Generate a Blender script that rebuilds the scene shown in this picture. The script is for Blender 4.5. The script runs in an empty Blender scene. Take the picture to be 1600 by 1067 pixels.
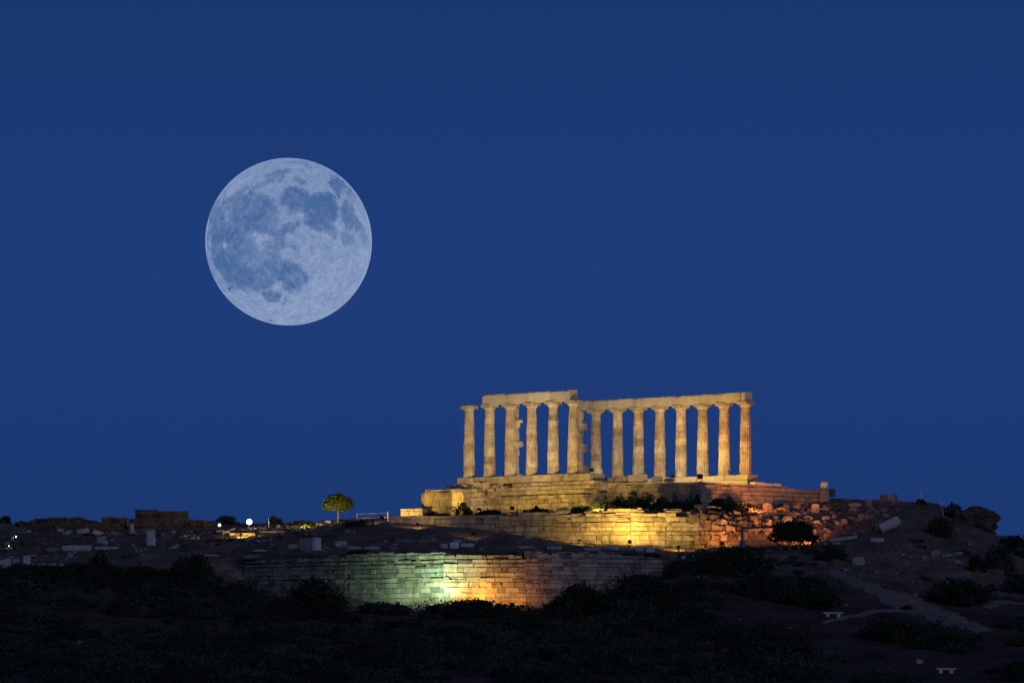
import bpy, bmesh, math, random
import numpy as np
from mathutils import Vector, Matrix, Euler
R = math.radians
S = bpy.context.scene
COL = S.collection

# ---------------------------------------------------------------- camera, sky, dusk light, exposure
FPX, HY = 7360.0, 1060.0            # focal length in pixels of the 1600 px wide photograph, row of eye level
cam = bpy.data.objects.new('camera', bpy.data.cameras.new('camera'))
COL.objects.link(cam)
cam.location = (0, 0, 0); cam.rotation_euler = (R(90), 0, 0)
cam.data.sensor_width = 36; cam.data.lens = FPX/1600*36
cam.data.shift_y = (HY-533.5)/1600
cam.data.clip_start = 0.5; cam.data.clip_end = 30000
S.camera = cam
W = bpy.data.worlds.new('World'); S.world = W; W.use_nodes = True
nt = W.node_tree; nt.nodes.clear()
geo = nt.nodes.new('ShaderNodeTexCoord'); sep = nt.nodes.new('ShaderNodeSeparateXYZ')
ramp = nt.nodes.new('ShaderNodeValToRGB'); bg = nt.nodes.new('ShaderNodeBackground'); out = nt.nodes.new('ShaderNodeOutputWorld')
nt.links.new(geo.outputs['Generated'], sep.inputs[0]); nt.links.new(sep.outputs['Z'], ramp.inputs[0])
nt.links.new(ramp.outputs[0], bg.inputs[0]); nt.links.new(bg.outputs[0], out.inputs[0])
def lin(r, g, b):
    f = lambda c: (c/255/12.92) if c/255 <= 0.04045 else ((c/255+0.055)/1.055)**2.4
    return (f(r), f(g), f(b), 1)
e = ramp.color_ramp.elements
e[0].position = 0.0; e[0].color = lin(27, 54, 110)
e[1].position = 1.0; e[1].color = lin(10, 24, 62)
for p, c in ((0.035, (28, 56, 113)), (0.085, (30, 60, 121)), (0.145, (27, 55, 111)), (0.4, (20, 42, 92))):
    n = ramp.color_ramp.elements.new(p); n.color = lin(*c)
sun = bpy.data.objects.new('dusk_glow', bpy.data.lights.new('dusk_glow', 'SUN')); COL.objects.link(sun)
sun.data.energy = 0.28; sun.data.angle = R(45); sun.data.color = (0.84, 0.84, 1.0)
sun.rotation_euler = (R(66), 0, R(30))
S.view_settings.view_transform = 'Standard'; S.view_settings.look = 'None'
S.view_settings.exposure = 0; S.view_settings.gamma = 1

# ---------------------------------------------------------------- helpers
def tag(o, label=None, cat=None, group=None, kind=None):
    for k, v in (('label', label), ('category', cat), ('group', group), ('kind', kind)):
        if v: o[k] = v
    return o
def empty(name, loc, rz=0):
    o = bpy.data.objects.new(name, None); COL.objects.link(o)
    o.location = loc; o.rotation_euler = (0, 0, rz); o.empty_display_size = 0.3
    return o
def P(px, d, py=None, z=None):
    """world point that lies d metres in front of the viewer"""
    x = (px-800)*d/FPX
    if z is None: z = (HY-py)*d/FPX if py is not None else 0
    return Vector((x, d, z))
class MB:
    def __init__(s): s.v = []; s.f = []; s.t = []
    def add(s, vs, fs, tint=(1, 1, 1)):
        n = len(s.v); s.v += [tuple(v) for v in vs]; s.f += [tuple(i+n for i in f) for f in fs]; s.t += [tint]*len(vs)
    def box(s, o, ax, ay, az, tint=(1, 1, 1), jit=0, rng=random):
        """o corner, three edge vectors"""
        vs = [o, o+ax, o+ax+ay, o+ay, o+az, o+ax+az, o+ax+ay+az, o+ay+az]
        if jit: vs = [v+Vector((rng.uniform(-jit, jit), rng.uniform(-jit, jit), rng.uniform(-jit, jit))) for v in vs]
        s.add(vs, [(0, 3, 2, 1), (4, 5, 6, 7), (0, 1, 5, 4), (1, 2, 6, 5), (2, 3, 7, 6), (3, 0, 4, 7)], tint)
    def cbox(s, c, dx, dy, dz, tint=(1, 1, 1), jit=0, rot=0):
        """box centred on c in x,y, standing on c.z, with chamfered vertical look"""
        m = Matrix.Rotation(rot, 3, 'Z')
        ax = m @ Vector((dx, 0, 0)); ay = m @ Vector((0, dy, 0))
        s.box(Vector(c)-ax/2-ay/2, ax, ay, Vector((0, 0, dz)), tint, jit)
    def tube(s, p, q, r0, r1=None, n=10, tint=(1, 1, 1)):
        p = Vector(p); q = Vector(q); r1 = r0 if r1 is None else r1
        w = (q-p).normalized(); a = w.orthogonal().normalized(); b = w.cross(a)
        vs = [p+(a*math.cos(2*math.pi*k/n)+b*math.sin(2*math.pi*k/n))*r0 for k in range(n)]
        vs += [q+(a*math.cos(2*math.pi*k/n)+b*math.sin(2*math.pi*k/n))*r1 for k in range(n)]
        s.add(vs, [(k, (k+1) % n, n+(k+1) % n, n+k) for k in range(n)]+[tuple(range(n))[::-1], tuple(range(n, 2*n))], tint)
    def build(s, name, m, parent=None, smooth=False, loc=None):
        me = bpy.data.meshes.new(name); me.from_pydata(s.v, [], s.f)
        a = me.color_attributes.new('tint', 'FLOAT_COLOR', 'POINT')
        arr = np.ones((len(s.v), 4), dtype=np.float32)
        if s.t: arr[:, :3] = np.array(s.t, dtype=np.float32)
        a.data.foreach_set('color', arr.ravel())
        me.materials.append(m); me.update()
        if smooth: me.polygons.foreach_set('use_smooth', [True]*len(me.polygons))
        o = bpy.data.objects.new(name, me); COL.objects.link(o)
        if parent: o.parent = parent
        if loc is not None: o.location = loc
        return o
def bevel(o, w):
    b = o.modifiers.new('bevel', 'BEVEL'); b.width = w; b.segments = 2; b.limit_method = 'ANGLE'; b.angle_limit = R(40)
    return o

def hash3(i, j, k):
    n = (i*374761393 + j*668265263 + k*2147483647*7 + k*1274126177) & 0xFFFFFFFF
    n = ((n ^ (n >> 13))*1274126177) & 0xFFFFFFFF
    return ((n ^ (n >> 16)) & 0xFFFF)/65535.0
def vnoise(x, y, z):
    x = np.asarray(x, float); y = np.asarray(y, float)+0*x; z = np.asarray(z, float)+0*x
    xi = np.floor(x).astype(np.int64); yi = np.floor(y).astype(np.int64); zi = np.floor(z).astype(np.int64)
    fx, fy, fz = x-xi, y-yi, z-zi
    u, v, w = (t*t*(3-2*t) for t in (fx, fy, fz))
    L = lambda a, b, t: a+(b-a)*t
    h = lambda a, b, c: hash3(xi+a, yi+b, zi+c)
    return L(L(L(h(0, 0, 0), h(1, 0, 0), u), L(h(0, 1, 0), h(1, 1, 0), u), v),
             L(L(h(0, 0, 1), h(1, 0, 1), u), L(h(0, 1, 1), h(1, 1, 1), u), v), w)
def fbm(x, y, z=0.0, o=4, g=0.5):
    s = 0; a = 1; t = 0
    for k in range(o):
        s = s+a*vnoise(x*2**k+17.3*k, y*2**k+5.1*k, z*2**k+9.7*k); t += a; a *= g
    return s/t            # 0..1

# ---------------------------------------------------------------- materials
def mat(name): 
    m = bpy.data.materials.new(name); m.use_nodes = True
    n = m.node_tree.nodes; return m, n, m.node_tree.links, n['Principled BSDF']
def stone(name, c1, c2, c3, scale=1.0, rough=0.9, bump=0.35, stain=0.5):
    m, n, l, b = mat(name)
    tc = n.new('ShaderNodeTexCoord'); geo = n.new('ShaderNodeNewGeometry')
    n1 = n.new('ShaderNodeTexNoise'); n1.inputs['Scale'].default_value = 0.9*scale; n1.inputs['Detail'].default_value = 8; n1.inputs['Roughness'].default_value = 0.65
    l.new(geo.outputs['Position'], n1.inputs['Vector'])
    r1 = n.new('ShaderNodeValToRGB'); r1.color_ramp.elements[0].position = 0.35; r1.color_ramp.elements[1].position = 0.62
    r1.color_ramp.elements[0].color = (*c1, 1); r1.color_ramp.elements[1].color = (*c2, 1)
    l.new(n1.outputs[0], r1.inputs[0])
    mp = n.new('ShaderNodeMapping'); mp.inputs['Scale'].default_value = (1, 1, 0.35); l.new(geo.outputs['Position'], mp.inputs[0])
    n2 = n.new('ShaderNodeTexNoise'); n2.inputs['Scale'].default_value = 2.1*scale; n2.inputs['Detail'].default_value = 6; n2.inputs['Roughness'].default_value = 0.7
    l.new(mp.outputs[0], n2.inputs['Vector'])
    r2 = n.new('ShaderNodeValToRGB'); r2.color_ramp.elements[0].position = 0.5; r2.color_ramp.elements[1].position = 0.68
    l.new(n2.outputs[0], r2.inputs[0])
    mu = n.new('ShaderNodeMath'); mu.operation = 'MULTIPLY'; mu.inputs[1].default_value = stain; l.new(r2.outputs[0], mu.inputs[0])
    mx = n.new('ShaderNodeMix'); mx.data_type = 'RGBA'; l.new(mu.outputs[0], mx.inputs[0]); l.new(r1.outputs[0], mx.inputs[6]); mx.inputs[7].default_value = (*c3, 1)
    at = n.new('ShaderNodeAttribute'); at.attribute_name = 'tint'
    m2 = n.new('ShaderNodeMix'); m2.data_type = 'RGBA'; m2.blend_type = 'MULTIPLY'; m2.inputs[0].default_value = 1
    l.new(mx.outputs[2], m2.inputs[6]); l.new(at.outputs['Color'], m2.inputs[7])
    l.new(m2.outputs[2], b.inputs['Base Color']); b.inputs['Roughness'].default_value = rough
    b.inputs['Specular IOR Level'].default_value = 0.2
    n3 = n.new('ShaderNodeTexNoise'); n3.inputs['Scale'].default_value = 5; n3.inputs['Detail'].default_value = 6; l.new(geo.outputs['Position'], n3.inputs['Vector'])
    bp = n.new('ShaderNodeBump'); bp.inputs['Strength'].default_value = bump; bp.inputs['Distance'].default_value = 0.12
    l.new(n3.outputs[0], bp.inputs['Height']); l.new(bp.outputs[0], b.inputs['Normal'])
    return m
def plain(name, c, rough=0.7, metal=0, var=0.25, scale=8):
    m, n, l, b = mat(name)
    geo = n.new('ShaderNodeNewGeometry'); n1 = n.new('ShaderNodeTexNoise'); n1.inputs['Scale'].default_value = scale; n1.inputs['Detail'].default_value = 5
    l.new(geo.outputs['Position'], n1.inputs['Vector'])
    r1 = n.new('ShaderNodeValToRGB'); r1.color_ramp.elements[0].position = 0.3; r1.color_ramp.elements[1].position = 0.7
    r1.color_ramp.elements[0].color = (*[x*(1-var) for x in c], 1); r1.color_ramp.elements[1].color = (*[min(1, x*(1+var)) for x in c], 1)
    l.new(n1.outputs[0], r1.inputs[0]); l.new(r1.outputs[0], b.inputs['Base Color'])
    b.inputs['Roughness'].default_value = rough; b.inputs['Metallic'].default_value = metal
    b.inputs['Specular IOR Level'].default_value = 0.25
    return m
def glow(name, c, s):
    m, n, l, b = mat(name); b.inputs['Base Color'].default_value = (0.2, 0.2, 0.2, 1)
    b.inputs['Emission Color'].default_value = (*c, 1); b.inputs['Emission Strength'].default_value = s
    return m
M_col = stone('weathered_marble', (0.36, 0.32, 0.26), (0.60, 0.56, 0.47), (0.20, 0.16, 0.125), 1.5, stain=0.75, bump=0.3)
M_beam = stone('pale_marble', (0.50, 0.47, 0.40), (0.62, 0.58, 0.50), (0.36, 0.33, 0.29), 0.8, stain=0.5, bump=0.2)
M_pod = stone('limestone_masonry', (0.26, 0.225, 0.17), (0.46, 0.41, 0.31), (0.13, 0.105, 0.085), 1.3, stain=0.85)
M_low = stone('terrace_masonry', (0.17, 0.155, 0.145), (0.30, 0.285, 0.255), (0.13, 0.072, 0.048), 0.8, stain=0.85)
M_ruin = stone('brown_rubble_masonry', (0.085, 0.066, 0.048), (0.17, 0.13, 0.09), (0.045, 0.032, 0.026), 1.4, stain=0.6)
M_grey = stone('dull_grey_stone', (0.10, 0.10, 0.11), (0.17, 0.165, 0.17), (0.07, 0.06, 0.06), 1.2, stain=0.6)
M_marb = stone('loose_marble', (0.42, 0.43, 0.44), (0.62, 0.63, 0.64), (0.20, 0.19, 0.18), 1.5, stain=0.6)
M_rub = stone('rubble_stone', (0.24, 0.19, 0.15), (0.42, 0.36, 0.30), (0.20, 0.14, 0.11), 1.6, stain=0.6)
M_rock = stone('cliff_rock', (0.075, 0.05, 0.036), (0.13, 0.088, 0.06), (0.04, 0.03, 0.025), 0.7, stain=0.7, bump=0.8)
M_black = plain('black_painted_metal', (0.02, 0.02, 0.022), 0.5)
M_steel = plain('grey_painted_metal', (0.09, 0.12, 0.18), 0.5)
M_white = plain('white_paint', (0.62, 0.62, 0.60), 0.6)
M_bark = plain('bark', (0.24, 0.18, 0.12), 0.9)
M_bench = plain('white_bench_concrete', (0.52, 0.52, 0.51), 0.8)
def leafmat(name, c, var=0.5):
    m, n, l, b = mat(name)
    at = n.new('ShaderNodeAttribute'); at.attribute_name = 'tint'
    m2 = n.new('ShaderNodeMix'); m2.data_type = 'RGBA'; m2.blend_type = 'MULTIPLY'; m2.inputs[0].default_value = 1
    m2.inputs[6].default_value = (*c, 1); l.new(at.outputs['Color'], m2.inputs[7]); l.new(m2.outputs[2], b.inputs['Base Color'])
    b.inputs['Roughness'].default_value = 0.7; b.inputs['Specular IOR Level'].default_value = 0.15
    return m
M_leaf = leafmat('scrub_leaves', (0.045, 0.070, 0.050))
M_leafd = leafmat('dark_scrub_leaves', (0.028, 0.046, 0.030))
M_leaft = leafmat('tree_leaves', (0.11, 0.135, 0.03))

# ---------------------------------------------------------------- terrain
XS = lambda *a: (np.array(a[0::2], float), np.array(a[1::2], float))
DW = XS(380, 372, 693, 358, 822, 357.3, 1035, 362.8)                       # lower terrace wall line
DW2 = XS(600, 390, 680, 387.5, 780, 385, 985, 381, 1090, 382, 1210, 385)  # upper terrace wall line
def rows(*rs): return [(d, *XS(*p)) for d, p in rs]
SAME1 = (0, 868, 200, 858, 330, 850, 400, 845)
TF = rows((300, (0, 1072, 1600, 1072)), (320, (0, 1030, 1600, 1040)), (340, (0, 985, 500, 1000, 800, 995, 1200, 975, 1600, 1000)),
          (352, (0, 940, 300, 945, 500, 960, 690, 962, 850, 958, 1000, 945, 1100, 930, 1200, 935, 1400, 955, 1600, 965)),
          (358, (0, 915, 300, 925, 450, 945, 690, 956, 822, 953, 930, 935, 1000, 915, 1100, 902, 1300, 915, 1600, 950)),
          (372, (0, 880, 250, 885, 380, 912, 450, 920, 950, 900, 1035, 888, 1100, 880, 1300, 885, 1450, 905, 1600, 925)),
          (380, (0, 868, 200, 858, 330, 850, 1100, 858, 1200, 856, 1300, 852, 1400, 840, 1500, 862, 1600, 895)))
TM = rows((300, (0, 1072, 1600, 1072)), (340, (0, 985, 500, 1000, 800, 995, 1200, 975, 1600, 1000)),
          (352, (0, 940, 300, 930, 380, 890, 693, 870, 822, 872, 1035, 885, 1100, 925, 1200, 935, 1400, 955, 1600, 965)),
          (357, (0, 918, 300, 925, 380, 887, 440, 879, 693, 866, 822, 870, 1035, 880, 1100, 900, 1300, 915, 1600, 950)),
          (372, (0, 880, 250, 882, 380, 878, 450, 864, 540, 858, 620, 854, 830, 864, 1035, 870, 1100, 876, 1300, 880, 1450, 900, 1600, 920)),
          (380, (0, 868, 200, 858, 330, 850, 400, 845, 600, 834, 680, 833, 780, 838, 880, 849, 985, 854, 1085, 859, 1200, 856, 1300, 852, 1400, 840, 1500, 862, 1600, 895)),
          (390, (0, 848, 200, 840, 330, 836, 400, 830, 600, 816, 680, 818, 780, 824, 880, 836, 985, 843, 1085, 848, 1210, 841, 1300, 830, 1350, 822, 1400, 815, 1500, 838, 1600, 870)),
          (405, (0, 829, 1600, 842)))
TT = rows((372, (0, 880, 250, 882, 380, 878, 450, 864, 1300, 880, 1450, 900, 1600, 920)),
          (380, (0, 868, 200, 858, 330, 850, 400, 845, 600, 826, 680, 814, 780, 808, 985, 801, 1090, 801, 1150, 812, 1210, 835, 1300, 852, 1400, 840, 1500, 862, 1600, 895)),
          (388, (0, 850, 200, 842, 330, 838, 400, 832, 560, 822, 620, 812, 680, 808, 780, 804, 985, 798, 1090, 797, 1150, 797, 1210, 808, 1300, 818, 1400, 812, 1500, 838, 1600, 870)),
          (396, (0, 838, 200, 834, 330, 832, 400, 826, 550, 818, 610, 813, 700, 804, 1000, 794, 1100, 790, 1200, 792, 1290, 794, 1380, 797, 1450, 806, 1500, 820, 1600, 850)),
          (405, (0, 826, 60, 820, 200, 820, 300, 816, 400, 817, 500, 817, 540, 813, 600, 810, 700, 800, 1200, 785, 1290, 778, 1340, 779, 1400, 781, 1440, 784, 1480, 793, 1520, 812, 1560, 838, 1600, 841)),
          (413, (0, 836, 200, 832, 400, 830, 600, 822, 700, 812, 1200, 797, 1300, 790, 1480, 806, 1560, 846, 1600, 850)),
          (440, (0, 930, 1600, 930)))
def table(T, px, d):
    zs = np.stack([(HY-np.interp(px, r[1], r[2]))*r[0]/FPX for r in T]); ds = [r[0] for r in T]
    z = zs[0].copy()
    for k in range(len(ds)-1):
        t = np.clip((d-ds[k])/(ds[k+1]-ds[k]), 0, 1)
        z = np.where(d > ds[k], zs[k]+(zs[k+1]-zs[k])*t, z)
    return z
def sstep(t): t = np.clip(t, 0, 1); return t*t*(3-2*t)
def ground(x, y, rough=True):
    x = np.asarray(x, float); y = np.asarray(y, float)
    dd = np.maximum(y, 150.0); px = 800+x*FPX/dd
    in1 = sstep((px-360)/25)*sstep((1060-px)/25)
    dw = np.interp(px, *DW)+0.55
    b1 = 10-9.6*in1
    w1 = sstep((y-dw)/b1+0.5)
    in2 = sstep((px-590)/15)*sstep((1215-px)/90)
    dw2 = np.interp(px, *DW2)+0.5
    b2 = 8-7.6*in2
    w2 = sstep((y-dw2)/b2+0.5)
    z = table(TF, px, y)*(1-w1)+w1*(table(TM, px, y)*(1-w2)+w2*table(TT, px, y))
    far = np.interp(y, [-3000, -30, 0, 30, 100, 200, 280, 300], [-20, -3, -1.75, -5, -10, -8, -1.6, -0.48])
    z = np.where(y < 300, far, z)
    back = np.interp(y, [440, 520, 800, 6000], [7.77, -6, -30, -32])
    z = np.where(y > 440, back, z)
    if rough:
        amp = np.interp(y, [-10, 100, 290, 330, 360, 410, 600], [0.02, 0.8, 0.35, 0.5, 0.28, 0.22, 2.0])
        z = z+amp*(fbm(x*0.22, y*0.22, 3.0, 3)-0.5)*2+0.12*(fbm(x*1.1, y*1.1, 7.0, 3)-0.5)*2*(np.abs(y-345) < 90)
    return z
gz = lambda x, y: float(ground(np.array([x]), np.array([y]))[0])
DD = np.arange(298, 414, 0.12)
def hit(px, py, lo=298, hi=414):
    """where the sight line through this point of the photograph meets the ground"""
    xs = (px-800)*DD/FPX; zr = (HY-py)*DD/FPX; g = ground(xs, DD)
    ok = np.where((g >= zr) & (DD >= lo) & (DD <= hi))[0]
    if len(ok): k = ok[0]
    else:
        m = (DD >= max(lo, 380)) & (DD <= min(hi, 410)); k = np.where(m)[0][np.argmin((zr-g)[m])]
    return Vector((xs[k], DD[k], g[k]))

gx = np.concatenate([[-6000, -2500, -1000, -500, -250, -140, -95, -80], np.arange(-66, 66.01, 0.3), [80, 95, 140, 250, 500, 1000, 2500, 6000]])
gy = np.concatenate([[-3000, -600, -100, -30, 0, 15, 30, 60, 100, 150, 200, 240, 265], np.arange(280, 352, 0.8), np.arange(352, 416, 0.27), np.arange(416, 445, 2.0), [460, 480, 520, 600, 800, 1500, 3000, 9000]])
X, Y = np.meshgrid(gx, gy); Z = ground(X.ravel(), Y.ravel())
me = bpy.data.meshes.new('ground')
nv = X.size; nx, ny = len(gx), len(gy)
me.vertices.add(nv); me.vertices.foreach_set('co', np.stack([X.ravel(), Y.ravel(), Z], 1).ravel())
i = (np.arange(ny-1)[:, None]*nx+np.arange(nx-1)[None, :]).ravel()
q = np.stack([i, i+1, i+nx+1, i+nx], 1)
me.loops.add(q.size); me.loops.foreach_set('vertex_index', q.ravel())
me.polygons.add(len(q)); me.polygons.foreach_set('loop_start', np.arange(len(q))*4); me.polygons.foreach_set('loop_total', np.full(len(q), 4))
me.polygons.foreach_set('use_smooth', [True]*len(q)); me.update()
m, n, l, b = mat('dry_soil')
g_ = n.new('ShaderNodeNewGeometry')
n1 = n.new('ShaderNodeTexNoise'); n1.inputs['Scale'].default_value = 0.35; n1.inputs['Detail'].default_value = 10; n1.inputs['Roughness'].default_value = 0.7
n2 = n.new('ShaderNodeTexNoise'); n2.inputs['Scale'].default_value = 3.5; n2.inputs['Detail'].default_value = 8; n2.inputs['Roughness'].default_value = 0.75
l.new(g_.outputs['Position'], n1.inputs['Vector']); l.new(g_.outputs['Position'], n2.inputs['Vector'])
r1 = n.new('ShaderNodeValToRGB'); r1.color_ramp.elements[0].position = 0.38; r1.color_ramp.elements[1].position = 0.66
r1.color_ramp.elements[0].color = (0.060, 0.056, 0.052, 1); r1.color_ramp.elements[1].color = (0.15, 0.115, 0.10, 1)
r2 = n.new('ShaderNodeValToRGB'); r2.color_ramp.elements[0].position = 0.42; r2.color_ramp.elements[1].position = 0.72
r2.color_ramp.elements[0].color = (0.55, 0.55, 0.55, 1); r2.color_ramp.elements[1].color = (1.7, 1.6, 1.5, 1)
mx = n.new('ShaderNodeMix'); mx.data_type = 'RGBA'; mx.blend_type = 'MULTIPLY'; mx.inputs[0].default_value = 1
l.new(n1.outputs[0], r1.inputs[0]); l.new(n2.outputs[0], r2.inputs[0]); l.new(r1.outputs[0], mx.inputs[6]); l.new(r2.outputs[0], mx.inputs[7])
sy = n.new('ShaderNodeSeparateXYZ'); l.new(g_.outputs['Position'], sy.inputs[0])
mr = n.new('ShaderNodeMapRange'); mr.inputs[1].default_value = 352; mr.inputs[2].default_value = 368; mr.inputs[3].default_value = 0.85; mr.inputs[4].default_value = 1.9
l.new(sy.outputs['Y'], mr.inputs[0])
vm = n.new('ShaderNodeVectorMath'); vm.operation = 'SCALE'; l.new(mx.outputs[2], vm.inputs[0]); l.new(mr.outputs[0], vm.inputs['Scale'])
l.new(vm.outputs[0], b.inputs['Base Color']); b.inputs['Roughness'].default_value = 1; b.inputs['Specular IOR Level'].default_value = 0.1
bp = n.new('ShaderNodeBump'); bp.inputs['Distance'].default_value = 0.25; bp.inputs['Strength'].default_value = 0.7
l.new(n2.outputs[0], bp.inputs['Height']); l.new(bp.outputs[0], b.inputs['Normal'])
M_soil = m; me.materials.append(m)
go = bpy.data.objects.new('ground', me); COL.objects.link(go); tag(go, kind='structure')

# paths: pale trodden earth laid a little above the soil
M_path = plain('trodden_earth', (0.19, 0.155, 0.14), 1.0, 0, 0.4, 2.5)
def path(name, pts, w):
    hs = [hit(a, b_) for a, b_ in pts]; line = []
    for k in range(len(hs)-1):
        for t in range(14): line.append((hs[k].lerp(hs[k+1], t/14), w[k]+(w[k+1]-w[k])*t/14))
    line.append((hs[-1], w[-1]))
    mb = MB(); C = 8; vs = []
    for k, (p, ww) in enumerate(line):
        a = line[max(0, k-1)][0]; c = line[min(len(line)-1, k+1)][0]; dr = Vector((c.x-a.x, c.y-a.y, 0)).normalized(); nr = Vector((-dr.y, dr.x, 0))
        wl_ = ww*(0.55+0.9*float(fbm(np.array([k*0.35]), np.array([2.2]), np.array([1.0]), 3)[0])); wr_ = ww*(0.55+0.9*float(fbm(np.array([k*0.35]), np.array([8.2]), np.array([1.0]), 3)[0]))
        for j in range(C+1):
            q_ = p+nr*((j/C-0.5)*(wl_ if j < C/2 else wr_)); e_ = 0.05 if 0 < j < C else -0.05
            vs.append((q_.x, q_.y, gz(q_.x, q_.y)+e_))
    mb.add(vs, [(k*(C+1)+j, k*(C+1)+j+1, (k+1)*(C+1)+j+1, (k+1)*(C+1)+j) for k in range(len(line)-1) for j in range(C)])
    o = mb.build(name, M_path, smooth=True); tag(o, kind='structure')
path('footpath', [(1298, 893), (1335, 908), (1375, 922), (1410, 938), (1445, 955), (1490, 972), (1540, 988)], [2.2, 2.5, 3.2, 4.2, 5.0, 3.4, 1.6])
path('footpath', [(1285, 975), (1340, 962), (1400, 954), (1435, 952)], [0.5, 0.8, 1.0, 1.2])
path('footpath', [(1540, 950), (1570, 940), (1640, 936)], [0.8, 2.0, 3.0])

# ---------------------------------------------------------------- moon
mc = P(451, 9000, 378); MR = 130/FPX*9000
NR, NS = 230, 512
th = np.concatenate([np.linspace(0, math.pi/2, NR)**1.0, np.linspace(math.pi/2, math.pi, 30)[1:]])
ph = np.linspace(0, 2*math.pi, NS, endpoint=False)
TH, PH = np.meshgrid(th[1:-1], ph, indexing='ij')
U = np.sin(TH)*np.cos(PH); V = np.sin(TH)*np.sin(PH); D = -np.cos(TH)
co = np.stack([U, D, V], -1).reshape(-1, 3)
co = np.vstack([[[0, -1, 0]], co, [[0, 1, 0]]])
u, v, w_ = co[:, 0], co[:, 2], co[:, 1]
cx_, cy_, cr_ = 539.0, 528.0, 463.0
wu = u+0.10*(fbm(u*6+9, v*6, w_*6, 6, 0.62)-0.5)*2; wv = v+0.10*(fbm(u*6-7, v*6+3, w_*6, 6, 0.62)-0.5)*2
X_ = wu*cr_+cx_; Y_ = cy_-wv*cr_
wu = wu+0.05*(fbm(u*15, v*15+4, w_*15, 4, .6)-0.5)*2; wv = wv+0.05*(fbm(u*15+8, v*15, w_*15, 4, .6)-0.5)*2
wu = wu+0.07*(fbm(u*2.6+2, v*2.6, w_*2.6, 2)-0.5)*2; wv = wv+0.07*(fbm(u*2.6-3, v*2.6+8, w_*2.6, 2)-0.5)*2
X_ = wu*cr_+cx_; Y_ = cy_-wv*cr_
maria = [(812, 232, 36, 52, -25, 1.0), (575, 312, 86, 72, 10, .95), (712, 378, 88, 88, 20, 1.05), (752, 335, 60, 50, 0, .8), (882, 388, 44, 80, -12, .9), (845, 525, 30, 36, 0, .6),
         (338, 365, 118, 100, 0, .9), (395, 445, 95, 62, 0, .8), (170, 560, 75, 150, 8, .95), (125, 430, 42, 120, 5, .7), (232, 690, 105, 95, 30, 1.0), (340, 735, 110, 62, 15, .95),
         (545, 735, 75, 85, 0, 1.0), (465, 690, 80, 60, 0, .75), (430, 845, 52, 34, 10, 1.0), (550, 445, 62, 36, -10, .8), (490, 520, 38, 60, 0, .8), (480, 165, 60, 24, -15, .6), (385, 215, 75, 20, -20, .6),
         (255, 262, 85, 20, -38, .6), (180, 340, 28, 60, 15, .6), (605, 200, 42, 18, 20, .6), (520, 868, 26, 16, 0, .6), (930, 500, 20, 45, 0, .5), (460, 585, 50, 40, 0, .6), (560, 560, 40, 22, 0, .5),
         (205, 793, 13, 15, 0, 1.1), (462, 953, 22, 7, 0, .8), (555, 97, 12, 5, 0, .9), (620, 110, 60, 9, 10, .4), (885, 270, 14, 40, -30, .5), (770, 480, 25, 30, 0, .5), (620, 740, 25, 30, 0, .6), (240, 480, 80, 70, 0, .7), (330, 590, 95, 55, 0, .45), (290, 560, 70, 60, 0, .45), (400, 640, 80, 40, 10, .4), (420, 350, 40, 60, 0, .45), (790, 370, 40, 40, 0, .6)]
dk = np.zeros_like(u)
for a, b_, rx, ry, an, s_ in maria:
    ca, sa = math.cos(R(an)), math.sin(R(an)); dx, dy = X_-a, Y_-b_
    ex = (dx*ca+dy*sa)/rx; ey = (-dx*sa+dy*ca)/ry
    r_ = np.sqrt(ex*ex+ey*ey)/1.12; dk = 1-(1-dk)*(1-np.minimum(0.93, 0.86*s_*(1-sstep((r_-0.70)/0.46))))
Xr = u*cr_+cx_; Yr = cy_-v*cr_
r_ = np.hypot(Xr-330, Yr-257); dk = np.maximum(dk, 1.1*(r_ < 9))
br = np.zeros_like(u)
for a, b_, rr, s_ in [(190, 548, 11, 1.6), (190, 548, 30, .4), (385, 570, 40, .35), (385, 572, 14, .4), (285, 640, 26, .35), (570, 420, 11, .9), (610, 385, 10, 1.2), (640, 380, 6, .8), (345, 290, 7, .9), (322, 288, 7, .8), (370, 285, 5, .7), (676, 467, 7, 1.0), (350, 493, 6, 1.0), (410, 487, 5, .7), (705, 632, 6, .7),
                      (657, 357, 6, .8), (790, 180, 7, .8), (785, 430, 7, .8), (380, 425, 12, .5), (620, 965, 7, .6), (670, 855, 10, .4), (240, 210, 70, .3), (460, 400, 60, .35), (400, 720, 14, .4), (465, 760, 12, .4), (455, 800, 20, .35), (500, 845, 12, .5)]:
    br += s_*np.exp(-(((Xr-a)**2+(Yr-b_)**2)/(rr*rr)))
ang = np.arctan2(Yr-845, Xr-655); rad = np.hypot(Xr-655, Yr-845)      # bright rays of the southern crater
rays = np.clip(vnoise(ang*12+0.6*fbm(u*5, v*5, 1.0, 3), 0.0, 4.0)-0.45, 0, 1)*np.exp(-rad/300)*(rad > 12)
f1 = fbm(u*9, v*9, w_*9, 5, 0.62)-0.5; f2 = fbm(u*34, v*34, w_*34, 3, 0.6)-0.5
for ca2, cb2, ra2 in ((385, 572, 60), (190, 548, 50), (610, 385, 45)):
    a3 = np.arctan2(Yr-cb2, Xr-ca2); d3 = np.hypot(Xr-ca2, Yr-cb2); rays = rays+0.7*np.clip(vnoise(a3*8+ca2, 0.0, 2.0)-0.45, 0, 1)*np.exp(-d3/ra2)
rim = np.clip((np.hypot(u, v)-0.982)/0.018, 0, 1)
f3 = fbm(u*18+5, v*18, w_*18, 4, 0.65)-0.5
f4 = fbm(u*70+3, v*70, w_*70, 2, 0.6)-0.5
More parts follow.
